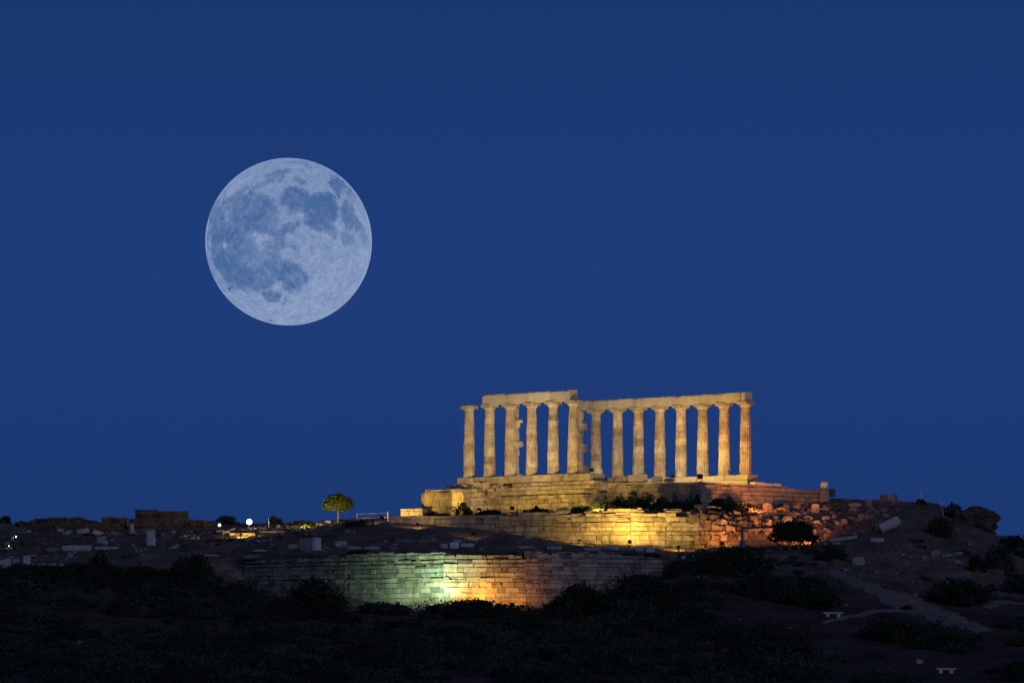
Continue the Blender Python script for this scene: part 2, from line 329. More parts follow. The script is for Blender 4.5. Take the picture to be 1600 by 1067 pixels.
t_ = np.clip(0.62+0.35*f1+0.52*f3+0.36*f2+0.2*f4+0.07*np.clip(u*0.6-v*0.6, 0, 1)-dk*(0.56+0.15*f1)+0.33*br+0.36*rays+0.30*rim+0.05*v*-1, 0.02, 1.25)[:, None]
c0 = np.array(lin(68, 101, 153)[:3]); c1 = np.array(lin(150, 168, 203)[:3])
colr = np.clip(c0+(c1-c0)*t_**1.15, 0, 0.75)
me = bpy.data.meshes.new('moon'); me.vertices.add(len(co)); me.vertices.foreach_set('co', (co*MR).ravel())
nr = len(th)-2; k0 = 1
a_ = (np.arange(nr-1)[:, None]*NS+np.arange(NS)[None, :]).ravel()+1; b2_ = (np.arange(nr-1)[:, None]*NS+((np.arange(NS)+1) % NS)[None, :]).ravel()+1
quads = np.stack([a_, b2_, b2_+NS, a_+NS], 1)
tri1 = np.stack([np.zeros(NS, int), (np.arange(NS)+1) % NS+1, np.arange(NS)+1], 1)
lastr = 1+(nr-1)*NS; tri2 = np.stack([np.full(NS, len(co)-1), np.arange(NS)+lastr, (np.arange(NS)+1) % NS+lastr], 1)
lp = np.concatenate([quads.ravel(), tri1.ravel(), tri2.ravel()])
me.loops.add(len(lp)); me.loops.foreach_set('vertex_index', lp.astype(np.int32))
tot = np.concatenate([np.full(len(quads), 4), np.full(2*NS, 3)]); st = np.concatenate([[0], np.cumsum(tot)[:-1]])
me.polygons.add(len(tot)); me.polygons.foreach_set('loop_start', st.astype(np.int32)); me.polygons.foreach_set('loop_total', tot.astype(np.int32))
ca_ = me.color_attributes.new('moon', 'FLOAT_COLOR', 'POINT'); ca_.data.foreach_set('color', np.hstack([colr, np.ones((len(co), 1))]).astype(np.float32).ravel())
me.update(); me.polygons.foreach_set('use_smooth', [True]*len(tot))
m, n, l, b = mat('moon_surface'); at = n.new('ShaderNodeAttribute'); at.attribute_name = 'moon'
l.new(at.outputs['Color'], b.inputs['Emission Color']); b.inputs['Emission Strength'].default_value = 1; b.inputs['Base Color'].default_value = (0, 0, 0, 1)
b.inputs['Specular IOR Level'].default_value = 0
me.materials.append(m); mo = bpy.data.objects.new('moon', me); COL.objects.link(mo); mo.location = mc
mo.rotation_euler = (-mc).to_track_quat('-Y', 'Z').to_euler()
tag(mo, 'huge pale blue full moon with darker grey-blue seas in the clear evening sky', 'moon')

# ---------------------------------------------------------------- lamps
def floodlight(pos, aim, label, color, power, angle=110, lens=8, size=0.34, blend=0.8, body=True, group=None, lift=0.0, emit=None):
    pos = Vector(pos); aim = Vector(aim); d = (aim-pos).normalized()
    r = empty('floodlight', pos); q_ = d.to_track_quat('X', 'Z').to_matrix()
    tag(r, label, 'floodlight', group)
    h = MB(); s_ = size; c = Vector((0, 0, s_*0.75))
    def T(v): return c+q_ @ Vector(v)
    f = [T((0.16*s_/0.34, y_, z_)) for y_, z_ in ((-s_/2, -s_*0.38), (s_/2, -s_*0.38), (s_/2, s_*0.38), (-s_/2, s_*0.38))]
    k = [T((-0.12*s_/0.34, y_, z_)) for y_, z_ in ((-s_*.3, -s_*0.22), (s_*.3, -s_*0.22), (s_*.3, s_*0.22), (-s_*.3, s_*0.22))]
    h.add(f+k, [(3, 2, 1, 0), (4, 5, 6, 7), (0, 1, 5, 4), (1, 2, 6, 5), (2, 3, 7, 6), (3, 0, 4, 7)])
    h.build('housing', M_black, r)
    g = MB(); e_ = 0.165*s_/0.34
    g.add([T((e_, y_, z_)) for y_, z_ in ((-s_*.44, -s_*0.32), (s_*.44, -s_*0.32), (s_*.44, s_*0.32), (-s_*.44, s_*0.32))]+[T((e_+0.02, y_, z_)) for y_, z_ in ((-s_*.42, -s_*0.3), (s_*.42, -s_*0.3), (s_*.42, s_*0.3), (-s_*.42, s_*0.3))],
          [(0, 1, 2, 3), (7, 6, 5, 4), (0, 4, 5, 1), (1, 5, 6, 2), (2, 6, 7, 3), (3, 7, 4, 0)])
    g.build('lens', glow('lit_lens', emit or color, lens), r)
    b_ = MB(); y0 = q_ @ Vector((0, s_*0.56, 0)); y0.z = 0
    b_.tube(c+y0, Vector(y0)+Vector((0, 0, -0.02)), 0.02); b_.tube(c-y0, -Vector(y0)+Vector((0, 0, -0.02)), 0.02); b_.tube(y0, -y0, 0.025)
    b_.tube((0, 0, 0), (0, 0, -0.25-lift), 0.035)
    b_.build('bracket', M_black, r)
    L = bpy.data.objects.new('lamp_light', bpy.data.lights.new('lamp_light', 'SPOT')); COL.objects.link(L); L.parent = r
    L.data.energy = power; L.data.color = color; L.data.spot_size = R(angle); L.data.spot_blend = blend; L.data.shadow_soft_size = 0.12
    L.location = c+d*(e_+0.08); L.rotation_euler = d.to_track_quat('-Z', 'Y').to_euler()
    return r
def on_ground(px, py, **k):
    p = hit(px, py, **k); return p
def gp(px, d, dz=0.25):
    x = (px-800)*d/FPX; return Vector((x, d, gz(x, d)+dz))

# ---------------------------------------------------------------- masonry
def tint_rnd(rng, a=0.16, warm=0.05):
    t = rng.uniform(1-a, 1+a); w = rng.uniform(-warm, warm)
    if rng.random() < 0.08: t *= 0.7
    return (t*(1+w), t, t*(1-w))
def masonry(pts, top, base, ch=0.4, bl=(0.6, 1.3), thick=0.55, proud=0.05, seed=1, gap=0.02, miss=0.0, jit=0.014, jag=0.0, tint=(1, 1, 1), core=True, warm=0.05, a=0.16):
    """courses of single blocks along a line of (x,y); top/base: z at every point of the line; faces the viewer's side (right-hand side of the line)"""
    rng = random.Random(seed); mb = MB()
    zmin = min(base); zmax = max(top); courses = []; z = zmin
    while z < zmax+0.3:
        h = ch*rng.uniform(0.82, 1.2); courses.append((z, h)); z += h
    opn = {c_[0]: (rng.uniform(0.04, 0.09) if rng.random() < 0.3 else 0) for c_ in courses}
    for s in range(len(pts)-1):
        p = Vector((*pts[s], 0)); q_ = Vector((*pts[s+1], 0)); L = (q_-p).length; u_ = (q_-p)/L; n_ = Vector((u_.y, -u_.x, 0))
        for z, h in courses:
            t = -rng.uniform(0, 0.4) if s else 0
            while t < L:
                w = rng.uniform(*bl); t1 = min(t+w, L+0.02)
                if L-t1 < 0.25: t1 = L+0.02
                f = min(1, max(0, (t+t1)/2/L)); tp = top[s]+(top[s+1]-top[s])*f; bs = base[s]+(base[s+1]-base[s])*f
                tp += rng.uniform(-jag, jag)
                hh = h
                if z+h > tp: hh = tp-z
                if hh > 0.12 and z+h > bs-0.1 and rng.random() > miss*(1 if z+2.5*h > tp else 0.35):
                    pr = rng.uniform(-proud, proud)
                    tt = tint_rnd(rng, a, warm); tt = tuple(x*y_ for x, y_ in zip(tt, tint))
                    if rng.random() < 0.13 and hh > 0.26:      # two thin stones instead of one
                        h2 = hh*rng.uniform(0.35, 0.6); mb.box(p+u_*(max(t, 0)+gap/2)+n_*(pr+rng.uniform(-.04, .03))+Vector((0, 0, z+h2)), u_*((t1-max(t, 0))*rng.uniform(.55, 1)-gap), -n_*thick, Vector((0, 0, hh-h2-gap)), tuple(x_*rng.uniform(.8, 1.1) for x_ in tt), jit, rng); hh = h2
                    o = p+u_*(max(t, 0)+gap/2)+n_*pr+Vector((0, 0, z+gap/2))
                    mb.box(o, u_*(t1-max(t, 0)-gap), -n_*(thick+pr), Vector((0, 0, max(0.08, hh-gap-opn[z]*rng.uniform(0, 1.3)))), tt, jit, rng)
                t = t1
        if core:
            ins = proud+0.10
            o = p-n_*ins+Vector((0, 0, base[s]-0.3))
            a0, a1 = p-n_*ins, q_-n_*ins; b0, b1 = p-n_*thick*0.95, q_-n_*thick*0.95
            zt0, zt1 = top[s]-ch*(0.9+2*jag), top[s+1]-ch*(0.9+2*jag); zb0, zb1 = base[s]-0.3, base[s+1]-0.3
            if zt0 > zb0 and zt1 > zb1:
                Z_ = lambda v_, zz: Vector((v_.x, v_.y, zz))
                mb.add([Z_(a0, zb0), Z_(a1, zb1), Z_(b1, zb1), Z_(b0, zb0), Z_(a0, zt0), Z_(a1, zt1), Z_(b1, zt1), Z_(b0, zt0)],
                       [(0, 3, 2, 1), (4, 5, 6, 7), (0, 1, 5, 4), (1, 2, 6, 5), (2, 3, 7, 6), (3, 0, 4, 7)], (0.6, 0.6, 0.6))
    return mb
def wall_px(spec, **k):
    """spec: (px, depth, top row, bottom row) -> masonry arguments"""
    pts = [((a-800)*d/FPX, d) for a, d, t, b_ in spec]
    return masonry(pts, [(HY-t)*d/FPX for a, d, t, b_ in spec], [(HY-b_)*d/FPX for a, d, t, b_ in spec], **k)

# lower terrace wall
w = wall_px([(338, 374.4, 887, 912), (382, 372.2, 878, 925), (440, 369.4, 871, 925), (540, 364.6, 866, 945), (620, 361.2, 863, 958), (693, 357.9, 862.5, 966), (760, 357.3, 865, 966), (822, 357.2, 867, 966)], ch=0.36, bl=(0.35, 1.5), seed=4, proud=0.06, gap=0.035, thick=0.9, miss=0.015, jag=0.10, a=0.30, warm=0.10, jit=0.024)
wl = w.build('terrace_wall', M_low)
for _o in (): pass
tag(wl, 'long bulging lower retaining wall of thin stone courses, lit green and orange from its foot', 'wall')
w = wall_px([(820, 357.22, 860.5, 960), (862, 357.7, 861, 955), (905, 358.8, 862, 948), (965, 360.6, 866, 930), (1035, 362.9, 872, 912)], ch=0.34, bl=(0.35, 1.2), seed=9, proud=0.045, gap=0.03, thick=0.9, miss=0.01, jag=0.06, a=0.24, jit=0.02, tint=(1.0, 1.0, 1.04))
tag(w.build('terrace_wall', M_low), 'unlit grey-violet stretch of lower retaining wall right of the orange-lit part', 'wall')
# upper terrace wall
w = wall_px([(608, 389.6, 806, 822), (650, 388.6, 805, 824), (705, 386.9, 805, 826), (780, 385, 804, 834)], ch=0.42, bl=(0.6, 1.5), seed=12, proud=0.05, gap=0.035, thick=0.8, jag=0.04)
w2 = wall_px([(780, 385, 803, 834), (850, 383.6, 801, 842), (872, 383.2, 800, 846)], ch=0.42, bl=(0.6, 1.5), seed=13, proud=0.05, gap=0.035, thick=0.8, jag=0.1)
w3 = wall_px([(872, 383.2, 801, 846), (915, 382.2, 797.5, 848), (940, 381.8, 794, 850), (985, 381, 792, 856), (1040, 381.5, 797, 862), (1092, 382.1, 800, 866)], ch=0.37, bl=(0.4, 1.6), seed=14, jit=0.025, proud=0.08, gap=0.04, thick=0.8, miss=0.04, jag=0.2, a=0.2)
for k in (w2, w3): w.add(k.v, k.f); w.t[-len(k.v):] = k.t
tag(w.build('terrace_wall', M_pod), 'upper retaining wall of large limestone blocks glowing yellow under a floodlight', 'wall')
# broken end of the upper wall, rough rubble masonry
w = wall_px([(1078, 381.75, 798, 866), (1092, 382.1, 797, 866), (1125, 382.6, 797, 866), (1160, 383.3, 803, 866), (1190, 384.3, 812, 864), (1215, 385.5, 822, 862)], ch=0.40, bl=(0.25, 0.8), seed=21, proud=0.28, gap=0.08, thick=0.9, miss=0.14, jag=0.4, jit=0.12, a=0.42, warm=0.12, tint=(.8, .72, .66))
tag(w.build('broken_wall', M_rub), 'crumbling end of the upper retaining wall, rough stones lit orange', 'wall')

# ---------------------------------------------------------------- temple
temple = empty('temple_ruin', P(945, 400, z=17.2))
tag(temple, 'ruined Doric temple with fluted columns and stone beams on a stepped podium', 'temple')
T0 = temple.location
def tpart(mb, name, m, parent=temple, **k):
    off = T0
    mb.v = [tuple(Vector(v_)-off) for v_ in mb.v]
    return mb.build(name, m, parent, **k)
ZS = 17.22
COLH = 6.15
ROWL = [(733, 404.0), (765, 402.4), (797.5, 400.8), (831, 399.2), (864.5, 397.6), (896, 396.0)]
ROWR = [(931, 409.9), (965, 408.2), (997.5, 406.5), (1031, 404.8), (1064, 403.1), (1098, 401.4), (1131.5, 399.7), (1165, 398.0)]
def shaft(seed, new_base=False):
    rng = random.Random(seed); mb = MB(); N = 80; H = COLH-0.5; nd = 10
    zs = [0]
    for k in range(nd): zs.append(zs[-1]+rng.uniform(0.8, 1.2))
    zs = [z*H/zs[-1] for z in zs]
    for k in range(nd):
        a, c = zs[k], zs[k+1]; tone = rng.choice([(1, 1, 1), (1.08, 1.0, 0.9), (0.85, 0.8, 0.76), (1.15, 1.13, 1.08), (0.95, 0.86, 0.78), (1.0, 0.92, 0.82)])
        t = rng.uniform(0.74, 1.12); tone = tuple(x*t for x in tone); ox, oy = rng.uniform(-.012, .012), rng.uniform(-.012, .012); sc = rng.uniform(0.975, 1.015)
        wear = rng.uniform(0.0, 0.6)
        if new_base and k < 2: tone = (1.28, 1.30, 1.30); sc = 1.13; wear = 0; ox = oy = 0
        rings = [a+0.004, a+0.03, a+(c-a)*0.33, a+(c-a)*0.66, c-0.03, c-0.004]; vs = []
        ph_ = rng.uniform(0, 6.28)
        for j, z in enumerate(rings):
            f = z/H; rad_ = (0.525-0.125*f+0.012*math.sin(f*math.pi))*sc
            if j in (0, 5): rad_ -= 0.03
            for i_ in range(N):
                an = 2*math.pi*i_/N; fl = abs(math.sin(an*8)); 
                rr = rad_*(1-0.13*(1-wear)*(1-fl)**0.8)
                er = float(vnoise(math.cos(an)*1.7+seed*3.1, math.sin(an)*1.7, z*2.2+seed)); rr -= max(0, er-0.66)*0.14*(0 if new_base and k < 2 else 1)
                vs.append((rr*math.cos(an)+ox, rr*math.sin(an)+oy, z))
        fs = [(j*N+i_, j*N+(i_+1) % N, (j+1)*N+(i_+1) % N, (j+1)*N+i_) for j in range(5) for i_ in range(N)]
        fs += [tuple(range(N))[::-1], tuple(range(5*N, 6*N))]
        mb.add(vs, fs, tone)
    return mb
def capital(seed, rot, broken=0):
    rng = random.Random(seed); mb = MB(); N = 40
    prof = [(0.39, COLH-0.5), (0.405, COLH-0.46), (0.46, COLH-0.39), (0.53, COLH-0.30), (0.56, COLH-0.25), (0.54, COLH-0.225)]
    vs = [(r_*math.cos(2*math.pi*i_/N), r_*math.sin(2*math.pi*i_/N), z) for r_, z in prof for i_ in range(N)]
    fs = [(j*N+i_, j*N+(i_+1) % N, (j+1)*N+(i_+1) % N, (j+1)*N+i_) for j in range(len(prof)-1) for i_ in range(N)]
    mb.add(vs, fs+[tuple(range(N))[::-1], tuple(range((len(prof)-1)*N, len(prof)*N))])
    mm = Matrix.Rotation(rot, 3, 'Z'); s_ = 1.08
    ax, ay = mm @ Vector((s_, 0, 0)), mm @ Vector((0, s_, 0))
    mb.box(Vector((0, 0, COLH-0.23))-ax/2-ay/2, ax, ay, Vector((0, 0, 0.225)), (1.02, 1, 0.95), 0.03, rng)
    return mb
RA = math.atan2(1.7, -1.84)        # direction of both colonnades: leftwards and away
def column(px, d, seed, new_base=False, h0=0):
    p = P(px, d, z=ZS)-T0
    c = shaft(seed, new_base).build('column', M_col, temple, loc=p)
    if new_base: c['label'] = 'column standing on two paler, wider restored drums'
    k = capital(seed+50, RA).build('capital', M_col, c)
    return c
for k, (a, d) in enumerate(ROWL): column(a, d, 100+k)
for k, (a, d) in enumerate(ROWR): column(a, d, 200+k, k == 0)

def beam(p, q_, h=0.86, wdt=0.92, seed=0, zt=(0, 0), notch=False, tone=1.0):
    rng = random.Random(seed); mb = MB()
    p = Vector((p.x, p.y, ZS+COLH+0.004)); q_ = Vector((q_.x, q_.y, ZS+COLH+0.004)); L = (q_-p).length; u_ = (q_-p)/L; n_ = Vector((u_.y, -u_.x, 0))
    N = 9
    for sgn in (0, 1):
        off = n_*(wdt/2 if sgn == 0 else -0.02); wi = wdt/2-0.02; t0 = rng.uniform(0.88, 1.1)*tone
        vs = []
        for k in range(N+1):
            s_ = p+u_*(0.025+(L-0.05)*k/N)+off
            top = h+rng.uniform(-0.012, 0.012)-(0.10 if k in (0, N) and rng.random() < 0.5 else 0)
            if notch and k >= N-2: top -= 0.12 if k == N-2 else (0.0 if k == N-1 else -0.06)
            j = lambda: Vector((rng.uniform(-.012, .012), rng.uniform(-.012, .012), rng.uniform(-.01, .01)))
            vs += [s_+Vector((0, 0, rng.uniform(0, 0.02))), s_-n_*wi, s_-n_*wi+Vector((0, 0, top-0.02)), s_+Vector((0, 0, top))-n_*rng.uniform(0.0, 0.07), s_+n_*0.02+Vector((0, 0, top-0.09))+j(), s_+n_*0.02+Vector((0, 0, 0.05))+j()]
        K = 6; fs = [(k*K+i_, (k+1)*K+i_, (k+1)*K+(i_+1) % K, k*K+(i_+1) % K) for k in range(N) for i_ in range(K)]
        fs += [tuple(range(K)), tuple(range(N*K, N*K+K))[::-1]]
        mb.add(vs, fs, (t0, t0, t0*0.98))
    return tpart(mb, 'architrave_block', M_beam)
def on(rw, t):
    k = int(math.floor(t)); k = max(0, min(len(rw)-2, k)); f = t-k
    a, b_ = P(rw[k][0], rw[k][1]), P(rw[k+1][0], rw[k+1][1]); return a+(b_-a)*f
for k, (a, b_) in enumerate([(0.82, 2.0), (2.0, 3.0), (3.0, 4.0), (4.0, 5.03)]): beam(on(ROWL, a), on(ROWL, b_), seed=300+k, notch=(k == 3))
for k, (a, b_) in enumerate([(-1.05, 0.0)]+[(j, j+1) for j in range(7)]): beam(on(ROWR, a), on(ROWR, b_ if b_ < 7 else 6.93), seed=320+k, h=0.80, tone=0.85 if k == 0 else 1)
beam(on(ROWR, 6.94), on(ROWR, 7.14), seed=340, h=0.82, tone=1.15)
# the two anta piers with bond stones still sticking out
def anta(px, d, wdt, stones, seed, rot=math.pi/4):
    rng = random.Random(seed); mb = MB(); z = ZS; p = P(px, d)
    while z < ZS+COLH-0.15:
        h = min(rng.uniform(0.42, 0.55), ZS+COLH-z); dx = rng.uniform(-.03, .03)
        mb.cbox((p.x+dx, p.y, z), wdt*rng.uniform(0.95, 1.05), wdt, h-0.015, tint_rnd(rng, 0.15), 0.015, rot); z += h
    an = tpart(mb, 'anta_pier', M_col)
    for a, t, b_, wd in stones:
        mb = MB(); zt, zb = (HY-t)*d/FPX, (HY-b_)*d/FPX; c = P(a, d)
        mb.cbox((c.x, c.y, zb), wd, 0.7, zt-zb, tint_rnd(rng, 0.1), 0.05, 0.2)
        o = tpart(mb, 'projecting_stone', M_col, an); bevel(o, 0.08)
anta(902, 411.6, 0.84, [(911, 661, 673, 0.75), (912, 694, 706, 0.7), (907, 644, 656, 0.45), (906, 720, 733, 0.5), (913, 728, 738, 1.2)], 5)
anta(804, 407.5, 0.55, [(809, 655, 661, 0.75), (809, 657, 668, 0.4), (810, 690, 698, 0.75), (807, 740, 748, 0.8)], 6)

# stepped crepidoma under the near colonnade
def step(name, a, b_, zt, h, out_, seed, m=M_pod, ext=(0.9, 1.0), bl=(0.9, 1.6), jag=0.0, miss=0.0, thick=1.2, tint=(1, 1, 1)):
    """a,b_: centre points at the two ends (left first); courses parallel to a->b_, set out_ metres in front"""
    u_ = (b_-a).normalized(); n_ = Vector((u_.y, -u_.x, 0)); p = a-u_*ext[0]+n_*out_; q_ = b_+u_*ext[1]+n_*out_
    mb = masonry([(p.x, p.y), (q_.x, q_.y)], [zt, zt], [zt-h, zt-h], ch=h, bl=bl, thick=thick, proud=0.025, seed=seed, gap=0.03, jag=jag, miss=miss, core=False, tint=tint)
    return tpart(mb, name, m)
# masonry() draws course heights at random, so single courses get their own exact builder
def course(name, a, b_, zt, h, out_, seed, m=M_pod, ext=(0.9, 1.0), bl=(0.9, 1.7), thick=1.2, tint=(1, 1, 1), miss=0, skip=(), warm=0.06):
    rng = random.Random(seed); a = Vector((a.x, a.y, 0)); b_ = Vector((b_.x, b_.y, 0)); outs = []
    u_ = (b_-a).normalized(); n_ = Vector((u_.y, -u_.x, 0)); p = a-u_*ext[0]+n_*out_; L = (b_-a).length+ext[0]+ext[1]; t = 0; mb = MB()
    while t < L:
        w_2 = rng.uniform(*bl); t1 = min(t+w_2, L)
        if L-t1 < 0.3: t1 = L
        if not any(s0 < (t+t1)/2/L < s1 for s0, s1 in skip) and rng.random() >= miss:
            o = p+u_*(t+0.012)+n_*rng.uniform(-.025, .025)+Vector((0, 0, zt-h+0.01)); hh = h-0.02-(rng.uniform(0, 0.03))
            tt = tuple(x*y_ for x, y_ in zip(tint_rnd(rng, 0.14, warm), tint)); mb.box(o, u_*(t1-t-0.024), -n_*thick, Vector((0, 0, hh)), tt, 0.014, rng)
        elif mb.v and any(s0 < (t+t1)/2/L < s1 for s0, s1 in skip): outs.append(tpart(mb, name, m)); mb = MB()
        t = t1
    return tpart(mb, name, m)
A0, A1 = P(*ROWL[0]), P(*ROWL[-1])
u_ = (A1-A0).normalized()
course('stylobate', A0, A1, ZS, 0.62, 0.62, 31, ext=(0.85, 2.35), thick=1.9)
course('step', A0, A1, ZS-0.64, 0.34, 0.72, 32, ext=(2.2, 2.9), bl=(0.7, 1.4), skip=((0.30, 0.47),), thick=1.3)
course('step', A0, A1, ZS-0.99, 0.34, 0.95, 33, ext=(2.9, 2.6), bl=(0.7, 1.5), skip=((0.22, 0.40),), thick=1.5)
course('step', A0, A1, ZS-1.34, 0.36, 1.1, 34, ext=(3.6, 2.2), bl=(0.5, 1.2), skip=((0.34, 0.40),), thick=1.6)
# podium wall under it
nn = Vector((u_.y, -u_.x, 0))
pa, pb = A0-u_*0.4+nn*1.15, A1+u_*2.3+nn*1.15
mb = masonry([(pa.x, pa.y), (pa.lerp(pb, .45).x, pa.lerp(pb, .45).y), (pb.x, pb.y)], [ZS-1.72]*3, [12.6, 13.0, 13.4], ch=0.36, bl=(0.4, 1.2), seed=41, proud=0.09, gap=0.035, thick=0.9, miss=0.04, jag=0.03, a=0.26)
tpart(mb, 'podium_wall', M_pod)
# rough fill stones where steps are missing
rng = random.Random(77); mb = MB()
for k in range(85):
    t = rng.uniform(0.05, 0.5); b0 = A0-u_*2+(A1-A0+u_*2)*t
    o = b0+nn*rng.uniform(0.45, 1.0); z = ZS-rng.uniform(0.75, 1.9)
    mb.cbox((o.x, o.y, z), rng.uniform(.25, .6), rng.uniform(.3, .5), rng.uniform(.16, .34), tint_rnd(rng, 0.25), 0.05, rng.uniform(-1, 1))
tpart(mb, 'rough_fill', M_rub)
# podium under the far colonnade: corner face and long side
q = [(948, 395.6), (1095, 391.6), (1296, 401.5)]
pts = [((a-800)*d/FPX, d) for a, d in q]
mb = masonry(pts[:2], [(HY-756)*395.6/FPX, (HY-752.5)*391.6/FPX], [13.6, 13.6], ch=0.34, bl=(0.7, 1.8), seed=51, proud=0.045, gap=0.03, thick=0.9, jag=0.0, a=0.12, tint=(0.85, 0.86, 0.84))
tpart(mb, 'podium_wall', M_pod)
mb = masonry(pts[1:], [(HY-752.5)*391.6/FPX, (HY-763)*401.5/FPX], [13.6, 14.2], ch=0.34, bl=(0.8, 2.0), seed=52, proud=0.045, gap=0.03, thick=0.9, jag=0.0, a=0.12)
tpart(mb, 'podium_wall', M_pod)
B0, B1 = P(*ROWR[0]), P(*ROWR[-1])
course('stylobate', B0, B1, ZS, 0.46, 0.62, 61, ext=(0.2, 0.75), thick=1.3, m=M_beam, tint=(.85, .82, .76))
course('step', B0, B1, ZS-0.47, 0.45, 0.9, 62, ext=(0.2, 1.0), thick=1.5, skip=((0.55, 0.62),), m=M_beam, tint=(.8, .77, .7))
# coping blocks that step down on top of the long side
s0, s1 = Vector((*pts[1], 0)), Vector((*pts[2], 0))
for t0_, t1_, h in ((0.42, 0.50, 0.22), (0.50, 0.56, 0.17), (0.575, 0.63, 0.2)):
    mb = MB(); a = s0.lerp(s1, t0_); b_ = s0.lerp(s1, t1_); zz = 16.36-0.17*((t0_+t1_)/2)
    uu = (b_-a); n2_ = Vector((uu.y, -uu.x, 0)).normalized()
    mb.box(Vector((a.x, a.y, zz))-n2_*0.1, uu*0.97, -n2_*0.6, Vector((0, 0, h)), (1.2, 1.2, 1.15), 0.03)
    tpart(mb, 'coping_block', M_beam)
# solid body of the podium
def prism(poly, z0, z1, name, m, tint=(0.8, 0.8, 0.8)):
    mb = MB(); k = len(poly); vs = [Vector((*p_, z0)) for p_ in poly]+[Vector((*p_, z1)) for p_ in poly]
    mb.add(vs, [tuple(range(k))[::-1], tuple(range(k, 2*k))]+[(i_, (i_+1) % k, k+(i_+1) % k, k+i_) for i_ in range(k)], tint)
    return tpart(mb, name, m)
W_ = lambda a, d: ((a-800)*d/FPX, d)
ia, ib = A0-u_*0.2+nn*0.2, A1+u_*2.1+nn*0.2
prism([(ia.x, ia.y), (ib.x, ib.y), W_(955, 396.5), W_(1095, 392.6), W_(1288, 402.2), W_(1275, 420), W_(700, 428)], 10.5, 15.4, 'platform', M_pod)
prism([(ia.x+.3, ia.y+.5), (ib.x-.2, ib.y+.5), W_(938, 409.6), W_(1180, 398.6), W_(1176, 404), W_(965, 430), W_(705, 426)], 15.42, ZS-0.06, 'platform', M_pod)

# ---------------------------------------------------------------- masonry blocks left of the podium
def masonry_thing(name, spec, label, cat='wall', m=M_pod, **k):
    o = wall_px(spec, **k).build(name, m); return tag(o, label, cat)
masonry_thing('masonry_pier', [(658, 396.3, 772, 812), (664, 394.0, 769, 812), (706, 392.4, 769, 814)], 'squared masonry pier left of the steps, brightly lit yellow', 'pier', ch=0.44, bl=(0.7, 1.5), seed=71, proud=0.03, thick=1.6, gap=0.02, jag=0.02, tint=(1.1, 1.08, 1.0))
mb = MB()
for (a, t, b_, d, w1_, dp) in ((684, 765.5, 769, 393.6, 2.1, 1.3),):
    c = P(a, d, b_); mb.cbox((c.x, c.y+0.2, c.z+0.02), w1_, dp, (b_-t)*d/FPX, (1.2, 1.18, 1.1), 0.02, 0.05)
tag(mb.build('cap_slab', M_pod), 'thin bright slab lying on top of the yellow masonry pier', 'slab')
masonry_thing('masonry_stub', [(626, 394, 795, 816), (660, 393.2, 794, 816)], 'low yellow wall stub of two blocks left of the pier', 'wall', ch=0.5, bl=(0.8, 1.0), seed=72, proud=0.03, thick=0.8)
masonry_thing('stair_wall', [(678, 402.5, 765, 800), (720, 401, 763, 800)], 'stepped masonry behind the pier, climbing towards the temple floor', 'wall', ch=0.4, bl=(0.7, 1.5), seed=73, proud=0.04, thick=1.4)

# ---------------------------------------------------------------- ruined walls on the left hill
masonry_thing('ruined_wall', [(211, 402.5, 795, 826), (222, 402.2, 795, 826), (292, 402, 797, 828)], 'dark brown rectangular wall standing highest on the left skyline', 'wall', M_ruin, ch=0.32, bl=(0.35, 0.8), seed=81, proud=0.04, thick=1.0, jag=0.03)
masonry_thing('ruined_wall', [(200, 400.5, 807, 832), (260, 400.2, 808, 832), (334, 400, 813, 832)], 'broad low brown wall in front of the tall skyline wall', 'wall', M_ruin, ch=0.3, bl=(0.3, 0.7), seed=82, proud=0.06, thick=0.8, jag=0.06)
masonry_thing('ruined_wall', [(158, 401, 808, 832), (197, 401, 808, 834)], 'short brown wall with a rounded top, left of the tall skyline wall', 'wall', M_ruin, ch=0.3, bl=(0.3, 0.8), seed=83, proud=0.06, thick=1.2, jag=0.12)
masonry_thing('ruined_wall', [(30, 401, 816, 838), (58, 400.5, 810, 838), (75, 400.3, 807, 838), (112, 400.2, 806.5, 838), (154, 400, 815, 838)], 'long ragged brown wall on the far left skyline', 'wall', M_ruin, ch=0.28, bl=(0.3, 0.7), seed=84, proud=0.08, thick=1.2, jag=0.1)
masonry_thing('ruined_wall', [(0, 396, 818, 846), (40, 396, 824, 846)], 'greenish rubble wall at the left edge beside a tiny white lamp', 'wall', M_grey, ch=0.32, bl=(0.3, 0.8), seed=85, proud=0.1, thick=1.0, jag=0.15, tint=(0.8, 1.0, 0.8))
masonry_thing('ruined_wall', [(-30, 390, 838, 862), (44, 389, 840, 866)], 'lower greenish grey wall at the left edge under the tiny lamp', 'wall', M_grey, ch=0.32, bl=(0.4, 0.9), seed=86, proud=0.1, thick=1.0, jag=0.15, tint=(0.8, 1.0, 0.8))
masonry_thing('ruined_wall', [(207, 381.5, 852, 880), (262, 380.6, 854, 880), (264, 380.5, 849, 880), (318, 379.6, 852, 884)], 'grey toothed wall of upright blocks below the standing drum', 'wall', M_grey, ch=0.5, bl=(0.5, 1.0), seed=87, proud=0.05, thick=0.7, jag=0.14, miss=0.08, a=0.22)
masonry_thing('ruined_wall', [(182, 376.5, 874, 900), (250, 375.5, 875, 905), (345, 375, 873, 905)], 'low dark grey wall behind the bushes, beneath the toothed wall', 'wall', M_grey, ch=0.4, bl=(0.4, 1.0), seed=88, proud=0.06, thick=0.7, jag=0.2, miss=0.15, tint=(.75, .75, .8))
masonry_thing('ruined_wall', [(312, 382.5, 822, 834), (341, 382.5, 822.5, 834)], 'small dark wall under a pale ledge beside the small white lamp', 'wall', M_grey, ch=0.3, bl=(0.5, 0.9), seed=89, proud=0.03, thick=0.6) if False else None

